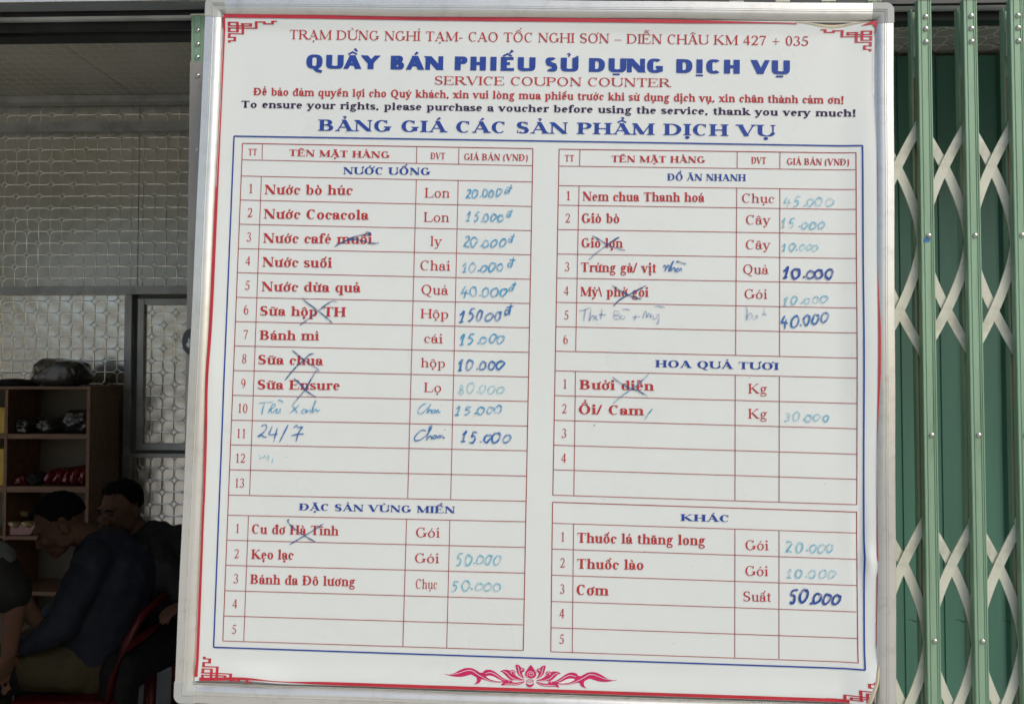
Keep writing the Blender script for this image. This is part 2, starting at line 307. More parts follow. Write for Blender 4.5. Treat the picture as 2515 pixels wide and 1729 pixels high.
    # each glyph returns its advance width
    def glyph(s, ch):
        T, t, l, xh = s.T, s.t, s.l, s.xh; th = t if s.sf else T * .8; q = .09 + T / 2; z = .03
        if ch == ' ': return .42 if s.sf else .46
        if ch == 'A': s.dg(.13, 0, .5, 1, max(th, .06)); s.dg(.5 - .02, 1, .86, 0, T); s.bar(.22, .76, .34); s.serif(.13, 0, 1, 'b', t); s.serif(.86, 0, 1, 'b', T * 1.05); return 1.02
        if ch == 'B': s.stem(q, h='l', f='l'); s.bowl(q, .42, .80, .50, 1); s.bowl(q, .45, .87, 0, .55); return .95
        if ch == 'C': L, R = s.oval(.05, .93, -.02, 1.02, 46, 314, e0=.9, e1=.5 if s.sf else 1); s.vs((L[0][0] + R[0][0]) / 2 + .03, R[0][1] - .10, R[0][1] + .20, .06); return .92
        if ch == 'D' or ch == 'Đ':
            s.stem(q, h='l', f='l'); s.bowl(q, .42, 1.0, 0, 1)
            if ch == 'Đ': s.bar(0, .48, .5, t * 1.15)
            return 1.07
        if ch == 'E' or ch == 'F':
            s.stem(q, h='l', f='l' if ch == 'E' else 'b'); s.bar(q, .82, 1 - t / 2); s.vs(.80, .74, 1); s.bar(q, .62, .52); s.vs(.61, .38, .66)
            if ch == 'E': s.bar(q, .86, t / 2); s.vs(.85, 0, .28)
            return .93 if ch == 'E' else .86
        if ch == 'G': L, R = s.oval(.05, .95, -.02, 1.02, 46, 325, e0=.9); s.vs((L[0][0] + R[0][0]) / 2 + .03, R[0][1] - .10, R[0][1] + .20, .06); s.sf or s.bar(.55, .95, .40, .17); s.stem(.95 - T / 2, .08, .45, '', 'b'); return 1.07
        if ch == 'H': s.stem(q); s.stem(1.05 - q + .02); s.bar(q, 1.05 - q, .5, t * 1.1); return 1.08
        if ch == 'I': s.stem(q + .02); return 2 * q + .04
        if ch == 'K': s.stem(q); s.dg(q + .02, .40, .86, 1, max(th, .06)); s.dg(.36, .58, .93, 0, T); s.serif(.84, 1, 0, 'b', t); s.serif(.92, 0, 1, 'b', T); return 1.08
        if ch == 'L': s.stem(q, f='l'); s.bar(q, .84, t / 2); s.vs(.83, 0, .3); return .9
        if ch == 'M': w = 1.30; s.stem(.17, w=th, h='l'); s.dg(.17, 1, .62, .05, T); s.dg(.62, .05, w - q, 1, th); s.stem(w - q, h='r'); return w
        if ch == 'N': s.stem(.17, w=th, h='l'); s.dg(.15, 1, .90, 0, T); s.stem(.92, w=th, h='b', f=''); return 1.08
        if ch == 'O' or ch == 'Q':
            s.oval(.05, 1.0, -.02, 1.02)
            if ch == 'Q': s.line([(.55, .02), (.72, -.16), (.98, -.24)], T * .7, t)
            return 1.07
        if ch == 'P': s.stem(q, h='l'); s.bowl(q, .42, .82, .46, 1); return .86
        if ch == 'R': s.stem(q, h='l'); s.bowl(q, .42, .82, .48, 1); s.dg(.48, .5, .90, 0, T); s.serif(.93, 0, 1, 'b', T * .8); return 1.0
        if ch == 'S':
            ry = .25; s.arc(.40, .74, .34 - T * .5, .27 - t / 2, 35, 215, T, e0=.8); s.line([(.40 - (.34 - T * .5) * .95, .66), (.25, .56), (.40, .50), (.56, .44), (.40 + (.35 - T * .5) * .95, .34)], T * .95); s.arc(.40, .26, .35 - T * .5, .27 - t / 2, 35, -145, T, e1=.8)
            s.vs(.64, .72, 1.0, .05); s.vs(.11, 0, .28, .05); return .80
        if ch == 'T': s.stem(.47, h='', f='b'); s.bar(.05, .89, 1 - t / 2); s.vs(.07, .74, 1); s.vs(.87, .74, 1); return .94
        if ch == 'U': s.stem(q, .3, 1, '', 'b'); s.stem(.93, .3, 1, '', 'b', w=th if s.sf else T); s.arc((q + .93) / 2, .32, (.93 - q) / 2, .32 - t / 2, 180, 360, T, t); return 1.06
        if ch == 'V': s.dg(.14, 1, .52, 0, T); s.dg(.52, 0, .90, 1, th); s.serif(.12, 1, 0, 'b', T); s.serif(.90, 1, 0, 'b', t); return 1.02
        if ch == 'Y': s.dg(.12, 1, .50, .45, T); s.dg(.50, .45, .90, 1, th); s.stem(.5, 0, .47, 'b', ''); s.serif(.12, 1, 0, 'b', T); s.serif(.9, 1, 0, 'b', t); return 1.02
        # lower case
        if ch == 'a': s.arc(.30, xh - .20, .20, .20 - t / 2, 0, 165, l * .9, t, e1=1.2); s.curl(.13, xh - .2); s.box(.50 - l / 2, .50 + l / 2, .10, xh - .19); s.oval(.03, .54, -.02, .43, 0, 360, l * .95); s.line([(.52, .08), (.60, .03), (.68, .08)], t * 1.3); return .68
        if ch in 'bpqdgđ': pass
        if ch == 'b': s.stem(.20, 0, 1.03, '', '', l); s.flag(.20, 1.03, l); s.oval(.18, .74, -.02, xh + .01, -125, 125, l); return .78
        if ch == 'p': s.stem(.20, -.32, xh, 'b', '', l); s.flag(.20, xh, l); s.oval(.18, .74, -.02, xh + .01, -125, 125, l); return .78
        if ch in 'dđ':
            s.stem(.58, .0, 1.03, 'r', '', l); s.flag(.58, 1.03, l); s.oval(.04, .60, -.02, xh + .01, 55, 305, l)
            if ch == 'đ': s.bar(.36, .78, .86, t * 1.1)
            return .76
        if ch == 'q': s.stem(.58, -.32, xh, 'b', '', l); s.oval(.04, .60, -.02, xh + .01, 55, 305, l); return .74
        if ch == 'c': s.oval(.04, .60, -.02, xh + .01, 50, 322, l, e1=.6); s.curl(.52, xh - .17); return .62
        if ch == 'e': s.oval(.04, .62, -.02, xh + .01, 0, 322, l, e1=.6); s.bar(.10, .60, xh * .56); return .65
        if ch == 'f': s.stem(.22, 0, .8, 'b', '', l); s.arc(.40, .80, .18, .22, 180, 60, l, t); s.curl(.50, .93); s.bar(.02, .42, xh - t / 2); return .48
        if ch == 'g':
            if s.sf: s.oval(.08, .56, .22, xh + .01, 0, 360, l * .9); s.line([(.46, xh - .06), (.68, xh - .03)], t * 1.6); s.line([(.2, .24), (.12, .12), (.22, .05), (.5, .03)], l * .6); s.arc(.34, -.14, .26, .15, 0, 360, l * .55, t * 1.2); return .70
            return .7
        if ch == 'h' or ch == 'n' or ch == 'm':
            s.lstem(.20, 1.03 if ch == 'h' else xh); s.arc(.42, xh - .22, .22, .22 - t / 2, 165, 0, l, t); s.stem(.64, 0, xh - .21, 'b', '', l)
            if ch == 'm': s.arc(.86, xh - .22, .22, .22 - t / 2, 165, 0, l, t); s.stem(1.08, 0, xh - .21, 'b', '', l); return 1.25
            return .82
        if ch == 'i' or ch == 'ı':
            s.lstem(.20)
            if ch == 'i': s.dot(.18, .93, l * .55 + .02)
            return .40
        if ch == 'k': s.lstem(.20, 1.03); s.dg(.22, .25, .60, xh, max(t, .06)); s.dg(.36, .42, .70, 0, l); s.serif(.58, xh, 0, 'b', t); s.serif(.70, 0, 1, 'b', l * .8); return .80
        if ch == 'l': s.lstem(.20, 1.03); return .40
        if ch == 'o': s.oval(.04, .68, -.02, xh + .01, T=l); return .72
        if ch == 'r': s.lstem(.20); s.arc(.42, xh - .2, .2, .2 - t / 2, 165, 70, l, t); s.curl(.50, xh - .09); return .55
        if ch == 's': s.arc(.27, xh * .75, .19, xh * .25 - t / 2, 30, 240, l * .85, t); s.line([(.15, xh * .60), (.27, xh * .5), (.40, xh * .38)], l * .9); s.arc(.27, xh * .25, .20, xh * .25 - t / 2, 60, -150, l * .85, t); s.vs(.45, xh * .68, xh, .045); s.vs(.07, 0, xh * .32, .045); return .55
        if ch == 't': s.stem(.20, .14, .88, '', '', l); s.arc(.34, .16, .14, .16 - t / 2, 180, 300, l, t * 1.2); s.bar(.02, .42, xh - t / 2); return .46
        if ch == 'u': s.stem(.20, .2, xh, '', '', l); s.flag(.2, xh, l); s.arc(.40, .21, .2, .21 - t / 2, 180, 335, l, t); s.stem(.62, 0, xh, 'r', '', l); s.flag(.62, xh, l); return .80
        if ch == 'v' or ch == 'y':
            s.dg(.12, xh, .37, 0, l); s.dg(.37, 0, .62, xh, max(t, .06)); s.serif(.12, xh, 0, 'b', l); s.serif(.62, xh, 0, 'b', t)
            if ch == 'y': s.line([(.37, .02), (.28, -.20), (.16, -.28)], max(t, .07)); s.curl(.12, -.24)
            return .72
        if ch == 'x': s.dg(.14, xh, .58, 0, l); s.dg(.14, 0, .58, xh, max(t, .06)); s.serif(.14, xh, 0, 'b', l); s.serif(.58, xh, 0, 'b', t); s.serif(.14, 0, 1, 'b', t); s.serif(.58, 0, 1, 'b', l); return .72
        # digits
        if ch == '0': s.oval(.05, .70, -.02, 1.02); return .76
        if ch == '1': s.stem(.40, 0, 1, 'b', ''); s.line([(.20, .84), (.40, .97)], t * 1.3); return .76
        if ch == '2': s.arc(.36, .72, .26, .28 - t / 2, 170, -30, T * .9, t); s.line([(.58, .60), (.40, .30), (.10, .05)], T * .9, t * 1.5); s.bar(.06, .66, .055, .11); s.line([(.64, .05), (.71, .22)], t); return .76
        if ch == '3': s.arc(.33, .76, .23, .24 - t / 2, 160, -80, T * .85, t); s.arc(.32, .27, .28, .28 - t / 2, 85, -160, T * .95, t); s.curl(.10, .12); return .76
        if ch == '4': s.stem(.50, 0, 1, '', ''); s.line([(.50, .97), (.07, .32)], t * 1.2); s.bar(.04, .70, .29, .08); return .76
        if ch == '5': s.bar(.24, .66, .94, .11); s.line([(.25, .97), (.15, .56)], t * 1.2); s.arc(.30, .31, .31, .31 - t / 2, 115, -150, T * .95, t * 1.3); return .76
        if ch == '6': s.oval(.05, .70, -.02, .64); s.arc(.58, .36, .50, .66, 110, 190, T * .9, t); return .76
        if ch == '7': s.bar(.08, .68, .94, .11); s.line([(.66, .94), (.45, .5), (.30, 0)], t * 1.5, T * .8); s.line([(.1, .9), (.06, .76)], t); return .76
        if ch == '8': s.oval(.10, .65, .50, 1.02, T=T * .85); s.oval(.06, .69, -.02, .56, T=T * .9); return .76
        if ch == '9': s.oval(.05, .70, .36, 1.02); s.arc(.17, .64, .50, .66, -70, 10, T * .9, t); return .76
        if ch in '.,':
            s.dot(.16, .06, T * .4 + .035)
            if ch == ',': s.line([(.20, .04), (.12, -.16)], T * .5, t * .5)
            return .34
        if ch == '!': s.dot(.2, .06, T * .4 + .035); s.line([(.2, .26), (.2, 1.0)], t, T * 1.1); return .42
        if ch == '-': s.bar(.06, .42, .34, .08); return .48
        if ch == '–': s.bar(0, .72, .34, .055); return .74
        if ch == '+': s.bar(.08, .78, .42, .06); s.box(.40, .46, .08, .77); return .86
        if ch == '/': s.dg(.02, -.02, .36, 1.02, T * .6); return .42
        if ch == '\\': s.dg(.02, 1.02, .36, -.02, T * .5); return .42
        if ch == '(': s.arc(.44, .38, .32, .70, 130, 230, T * .9, t); return .45
        if ch == ')': s.arc(.02, .38, .32, .70, 50, -50, T * .9, t); return .45
        return .5
    def marks(s, base, ms, adv, x0):
        up = base.isupper(); top = 1.0 if up else s.xh; c = x0 + adv / 2 - (.03 if not up else 0); w = max(.07, min(.14, s.T * .55)); g = .08
        if base in 'dđ': return
        sc = 1.25 if up else 1.0
        if base == 'i' or base == 'ı': c = x0 + .19
        if '\u031b' in ms:
            hx = x0 + adv - (.10 if up else .12); s.line([(hx - .06, top - .04), (hx + .04, top + .02), (hx + .10, top + .14)], w * 1.3, w * .8)
        if '\u0323' in ms:
            if s.sf: s.dot(c, -.19, s.T * .42 + .03)
            else: s.box(c - .2, c + .2, -.22, -.10)
        y = top + g; hat = None
        if '\u0302' in ms: hat = 1; s.line([(c - .20 * sc, y - .02), (c + .02, y + .17)], w * .8); s.line([(c - .02, y + .17), (c + .20 * sc, y - .02)], w * .8)
        if '\u0306' in ms: hat = 1; s.arc(c, y + .15, .16 * sc, .13, 180, 360, w * .6, w)
        cx, cy = (c + (.17 if hat else 0), y + (.14 if hat else 0))
        if hat and up: cy = y + .20
        if '\u0301' in ms: s.line([(cx - .05, cy), (cx + .10 * sc, cy + .20)], w * .6, w * 1.3)
        if '\u0300' in ms:
            if hat: cx = c + .2
            s.line([(cx + .07, cy), (cx - .08 * sc, cy + .20)], w * .6, w * 1.3)
        if '\u0303' in ms:
            cy = y + (.20 if hat else .03); s.line([(c - .20 * sc, cy), (c - .10, cy + .09), (c + .08, cy + .02), (c + .20 * sc, cy + .11)], w * .8)
        if '\u0309' in ms:
            if hat: cx = c + .02; cy = y + .19
            s.line([(cx - .08, cy + .18), (cx + .02, cy + .23), (cx + .09, cy + .16), (cx + .02, cy + .08), (cx + .01, cy)], w * .7)
def set_text(text, style):
    p = Pen(style); x = 0.0
    for ch in text:
        d = unicodedata.normalize('NFD', ch); b, ms = d[0], d[1:]
        if ch in 'đĐ': b, ms = ch, ''
        if b == 'i' and any(m in ms for m in '\u0300\u0301\u0303\u0309'): b = 'ı'
        p.ox = x; a = p.glyph(b); p.ox = 0
        if ms: p.marks(b, ms, a, x)
        x += a + (.05 if style == 'X' else .04)
    return p.polys, x
# ---- end lettering ----
# ---- board-plane coordinates (metres) of everything printed or written on the poster
TEXTS = [('TRẠM DỪNG NGHỈ TẠM- CAO TỐC NGHI SƠN – DIỄN CHÂU KM 427 + 035', -0.4548, 0.6164, 0.4524, 0.6143, 0.01678, 'Rr'),('QUẦY BÁN PHIẾU SỬ DỤNG DỊCH VỤ', -0.4235, 0.5642, 0.421, 0.5633, 0.02454, 'Xb'),('SERVICE COUPON COUNTER', -0.1952, 0.5377, 0.2177, 0.5382, 0.01506, 'Rr'),('Để bảo đảm quyền lợi cho Quý khách, xin vui lòng mua phiếu trước khi sử dụng dịch vụ, xin chân thành cảm ơn!', -0.5154, 0.5147, 0.513, 0.5126, 0.01342, 'Cr'),('To ensure your rights, please purchase a voucher before using the service, thank you very much!', -0.536, 0.4923, 0.5329, 0.4901, 0.01233, 'Cp'),('BẢNG GIÁ CÁC SẢN PHẨM DỊCH VỤ', -0.3988, 0.4528, 0.3971, 0.4536, 0.02004, 'Bb'),('TT', -0.5201, 0.4073, -0.5047, 0.4076, 0.0115, 'Mr'),('TÊN MẶT HÀNG', -0.4476, 0.4072, -0.2702, 0.406, 0.01147, 'Br'),('ĐVT', -0.1991, 0.4053, -0.1738, 0.4052, 0.01143, 'Mr'),('GIÁ BÁN (VNĐ)', -0.1402, 0.4045, -0.0295, 0.4046, 0.0114, 'Mr'),('TT', 0.0348, 0.4046, 0.0508, 0.4046, 0.01137, 'Mr'),('TÊN MẶT HÀNG', 0.1156, 0.4046, 0.277, 0.4055, 0.01134, 'Br'),('ĐVT', 0.3557, 0.4057, 0.3809, 0.4056, 0.0113, 'Mr'),('GIÁ BÁN (VNĐ)', 0.4168, 0.4046, 0.522, 0.405, 0.01128, 'Mr'),('NƯỚC UỐNG', -0.3517, 0.3764, -0.1983, 0.3773, 0.01241, 'Bb'),('1', -0.5156, 0.3403, -0.5101, 0.3404, 0.01617, 'Rr'),('Nước bò húc', -0.4888, 0.3387, -0.3332, 0.34, 0.01688, 'Br'),('Lon', -0.2074, 0.3373, -0.1634, 0.338, 0.0168, 'Rr'),('2', -0.5168, 0.2978, -0.5084, 0.298, 0.01611, 'Rr'),('Nước Cocacola', -0.4885, 0.2958, -0.3037, 0.2967, 0.01682, 'Br'),('Lon', -0.2079, 0.2949, -0.1632, 0.2951, 0.01674, 'Rr'),('3', -0.5165, 0.2548, -0.5091, 0.2549, 0.01606, 'Rr'),('Nước café muối', -0.4878, 0.2533, -0.296, 0.2545, 0.01676, 'Br'),('ly', -0.1952, 0.2528, -0.1745, 0.2532, 0.01669, 'Rr'),('4', -0.5164, 0.2128, -0.5086, 0.213, 0.016, 'Rr'),('Nước suối', -0.4875, 0.2114, -0.3646, 0.2119, 0.01671, 'Br'),('Chai', -0.211, 0.2104, -0.1592, 0.2104, 0.01663, 'Rr'),('5', -0.5159, 0.1703, -0.508, 0.1705, 0.01595, 'Rr'),('Nước dừa quả', -0.4873, 0.1684, -0.3135, 0.1698, 0.01664, 'Br'),('Quả', -0.2079, 0.1684, -0.1612, 0.1684, 0.01657, 'Rr'),('6', -0.5161, 0.1275, -0.5082, 0.1276, 0.01589, 'Rr'),('Sữa hộp TH', -0.4875, 0.1263, -0.3377, 0.1271, 0.0161, 'Br'),('Hộp', -0.2086, 0.1273, -0.1606, 0.1273, 0.01579, 'Rr'),('7', -0.5152, 0.0845, -0.5074, 0.0847, 0.01583, 'Rr'),('Bánh mì', -0.487, 0.0841, -0.3826, 0.0851, 0.01605, 'Br'),('cái', -0.2006, 0.0848, -0.1686, 0.0845, 0.01573, 'Rr'),('8', -0.5154, 0.0427, -0.5081, 0.0428, 0.01578, 'Rr'),('Sữa chua', -0.4872, 0.0418, -0.3742, 0.0423, 0.016, 'Br'),('hộp', -0.2054, 0.0429, -0.1638, 0.0426, 0.01543, 'Rr'),('9', -0.5153, -0.0002, -0.508, -0.0001, 0.01572, 'Rr'),('Sữa Ensure', -0.4867, -0.0013, -0.3442, 0.0005, 0.01593, 'Br'),('Lọ', -0.1989, 0.0004, -0.1692, 0.0006, 0.01586, 'Rr'),('10', -0.5184, -0.0426, -0.5028, -0.0427, 0.01567, 'Rr'),('11', -0.5186, -0.0854, -0.5047, -0.0856, 0.01561, 'Rr'),('12', -0.5187, -0.1279, -0.5029, -0.1275, 0.01556, 'Rr'),('13', -0.5181, -0.1702, -0.5031, -0.1698, 0.0155, 'Rr'),('ĐẶC SẢN VÙNG MIỀN', -0.4072, -0.2056, -0.1398, -0.2037, 0.01136, 'Bb'),('1', -0.5136, -0.2469, -0.5088, -0.2468, 0.0154, 'Rr'),('Cu đơ Hà Tĩnh', -0.4863, -0.2471, -0.337, -0.2463, 0.01561, 'Br'),('Gói', -0.2051, -0.2456, -0.1643, -0.2449, 0.01601, 'Rr'),('2', -0.5147, -0.2895, -0.507, -0.2893, 0.01535, 'Rr'),('Kẹo lạc', -0.486, -0.2899, -0.4129, -0.289, 0.01604, 'Br'),('Gói', -0.2055, -0.2884, -0.1645, -0.2877, 0.01595, 'Rr'),('3', -0.5145, -0.3316, -0.5067, -0.3314, 0.01588, 'Rr'),('Bánh đa Đô lương', -0.486, -0.3316, -0.3061, -0.3306, 0.01585, 'Br'),('Chục', -0.2029, -0.3313, -0.1665, -0.3308, 0.01578, 'Rr'),('4', -0.5146, -0.3734, -0.5065, -0.3732, 0.0153, 'Rr'),('5', -0.5142, -0.4161, -0.5066, -0.4159, 0.01525, 'Rr'),('ĐỒ ĂN NHANH', 0.2118, 0.374, 0.347, 0.3749, 0.01178, 'Bb'),('1', 0.0392, 0.3366, 0.0448, 0.3367, 0.01574, 'Rr'),('Nem chua Thanh hoá', 0.0664, 0.3361, 0.2762, 0.3375, 0.0157, 'Br'),('Chục', 0.3405, 0.3373, 0.3955, 0.3375, 0.01564, 'Rr'),('2', 0.038, 0.2976, 0.046, 0.2977, 0.01569, 'Rr'),('Giò bò', 0.0661, 0.2978, 0.1306, 0.2981, 0.01616, 'Br'),('Cây', 0.3474, 0.2996, 0.3895, 0.3003, 0.01608, 'Rr'),('Giò lợn', 0.0664, 0.2548, 0.1377, 0.2555, 0.0161, 'Br'),('Cây', 0.3475, 0.2566, 0.3897, 0.2574, 0.01602, 'Rr'),('3', 0.0382, 0.2131, 0.0459, 0.2132, 0.01558, 'Rr'),('Trứng gà/ vịt', 0.0662, 0.2126, 0.195, 0.2135, 0.01604, 'Br'),('Quả', 0.3432, 0.2144, 0.3865, 0.2145, 0.01596, 'Rr'),('4', 0.038, 0.1713, 0.0455, 0.1714, 0.01553, 'Rr'),('Mỳ\\ phở gói', 0.0659, 0.1706, 0.1828, 0.1716, 0.01599, 'Br'),('Gói', 0.3458, 0.1719, 0.3843, 0.172, 0.01591, 'Rr'),('5', 0.0388, 0.1296, 0.046, 0.1298, 0.01547, 'Rr'),('6', 0.0384, 0.0879, 0.0458, 0.088, 0.01542, 'Rr'),('HOA QUẢ TƯƠI', 0.1951, 0.0516, 0.4045, 0.0514, 0.01195, 'Bb'),('1', 0.0401, 0.0116, 0.0449, 0.0117, 0.0158, 'Rr'),('Bưởi diễn', 0.0669, 0.0112, 0.1944, 0.0117, 0.01577, 'Br'),('Kg', 0.3528, 0.0105, 0.3846, 0.0112, 0.01617, 'Rr'),('2', 0.0385, -0.0303, 0.0461, -0.0301, 0.01575, 'Rr'),('Ổi/ Cam', 0.0667, -0.0308, 0.1779, -0.0306, 0.01572, 'Br'),('Kg', 0.353, -0.0317, 0.3848, -0.0314, 0.01611, 'Rr'),('3', 0.0386, -0.072, 0.0462, -0.0718, 0.01569, 'Rr'),('4', 0.0387, -0.114, 0.0468, -0.1138, 0.01564, 'Rr'),('KHÁC', 0.2407, -0.2062, 0.321, -0.2059, 0.01123, 'Bb'),('1', 0.0414, -0.2463, 0.0459, -0.2462, 0.01593, 'Rr'),('Thuốc lá thăng long', 0.0682, -0.247, 0.2827, -0.2457, 0.01636, 'Br'),('Gói', 0.3501, -0.2513, 0.3886, -0.2509, 0.01582, 'Rr'),('2', 0.0404, -0.2894, 0.0479, -0.2891, 0.01588, 'Rr'),('Thuốc lào', 0.0685, -0.2904, 0.1799, -0.2891, 0.01632, 'Br'),('Gói', 0.3503, -0.2941, 0.3883, -0.2935, 0.01617, 'Rr'),('3', 0.0407, -0.3326, 0.0479, -0.3324, 0.0157, 'Rr'),('Cơm', 0.0686, -0.3336, 0.1228, -0.3333, 0.01673, 'Br'),('Suất', 0.3472, -0.3361, 0.393, -0.3358, 0.01611, 'Rr'),('4', 0.0407, -0.3731, 0.0486, -0.3728, 0.01565, 'Rr'),('5', 0.041, -0.4152, 0.0486, -0.415, 0.01559, 'Rr')]
GRID_LEFT = [(-0.531, 0.4285, -0.5285, -0.4281),(-0.0209, 0.4263, -0.0189, -0.428),(-0.531, 0.4285, -0.0209, 0.4263),(-0.5305, 0.3992, -0.021, 0.3963),(-0.5305, 0.3705, -0.0207, 0.3677),(-0.5304, 0.3279, -0.0207, 0.3248),(-0.5301, 0.2852, -0.0208, 0.2826),(-0.53, 0.2422, -0.0209, 0.2405),(-0.53, 0.2, -0.0207, 0.1981),(-0.5301, 0.157, -0.0208, 0.1563),(-0.5303, 0.1147, -0.0208, 0.1144),(-0.5297, 0.0725, -0.0206, 0.0722),(-0.5296, 0.03, -0.0207, 0.0301),(-0.5297, -0.0127, -0.0205, -0.0116),(-0.5291, -0.0554, -0.0203, -0.0534),(-0.5295, -0.0977, -0.0202, -0.0952),(-0.5292, -0.1401, -0.0202, -0.1379),(-0.529, -0.1831, -0.0197, -0.1802),(-0.529, -0.2172, -0.0199, -0.2146),(-0.5286, -0.2594, -0.02, -0.2574),(-0.5287, -0.3017, -0.0195, -0.3002),(-0.5281, -0.3442, -0.0194, -0.3432),(-0.5284, -0.3865, -0.019, -0.3858),(-0.5285, -0.4281, -0.0189, -0.428),(-0.4956, 0.428, -0.495, 0.4002),(-0.495, 0.3705, -0.4928, -0.1824),(-0.4931, -0.2172, -0.4926, -0.428),(-0.2235, 0.4269, -0.2232, 0.3975),(-0.2225, 0.3683, -0.221, -0.1803),(-0.2218, -0.216, -0.2217, -0.4275),(-0.1498, 0.4259, -0.1496, 0.3969),(-0.1495, 0.3677, -0.1477, -0.1798),(-0.1481, -0.2155, -0.1477, -0.4279)]
GRID_RIGHT = [(0.0246, 0.426, 0.0255, -0.1687),(0.5332, 0.4267, 0.5346, -0.1713),(0.0246, 0.426, 0.5332, 0.4267),(0.0247, 0.3963, 0.5327, 0.3971),(0.0247, 0.362, 0.5326, 0.3629),(0.0241, 0.3278, 0.5328, 0.3285),(0.0242, 0.2853, 0.533, 0.2861),(0.0241, 0.2428, 0.5332, 0.244),(0.0239, 0.2009, 0.5333, 0.2018),(0.0238, 0.1591, 0.5337, 0.1593),(0.0241, 0.1173, 0.5337, 0.1167),(0.0242, 0.0753, 0.5336, 0.0742),(0.0244, 0.0417, 0.5335, 0.0405),(0.0245, -0.0005, 0.5335, -0.0024),(0.0246, -0.0425, 0.5334, -0.0447),(0.0245, -0.0846, 0.5341, -0.0873),(0.0251, -0.1261, 0.5345, -0.1292),(0.0255, -0.1687, 0.5346, -0.1713),(0.0607, 0.4255, 0.0605, 0.3966),(0.0603, 0.362, 0.0597, 0.0758),(0.0601, 0.0417, 0.0611, -0.1682),(0.3317, 0.4265, 0.3315, 0.3974),(0.3312, 0.3631, 0.3313, 0.0751),(0.331, 0.0405, 0.332, -0.1703),(0.4048, 0.4265, 0.4046, 0.3978),(0.4048, 0.3635, 0.4054, 0.0751),(0.4053, 0.0402, 0.4056, -0.1705)]
GRID_OTHER = [(0.0252, -0.1807, 0.0272, -0.4287),(0.5344, -0.1836, 0.5357, -0.4303),(0.0252, -0.1807, 0.5344, -0.1836),(0.0254, -0.2158, 0.5341, -0.2183),(0.0258, -0.2589, 0.534, -0.2617),(0.0266, -0.3023, 0.5343, -0.3047),(0.0266, -0.3458, 0.5332, -0.3479),(0.027, -0.3891, 0.5352, -0.3912),(0.0272, -0.4287, 0.5357, -0.4303),(0.0615, -0.216, 0.0632, -0.4288),(0.3323, -0.218, 0.3334, -0.4287),(0.4058, -0.2183, 0.4064, -0.4287)]
BLUE_BOX = [(-0.5464, 0.441, 0.5438, 0.4388),(0.5438, 0.4388, 0.546, -0.4407),(-0.5437, -0.4391, 0.546, -0.4407),(-0.5464, 0.441, -0.5437, -0.4391)]
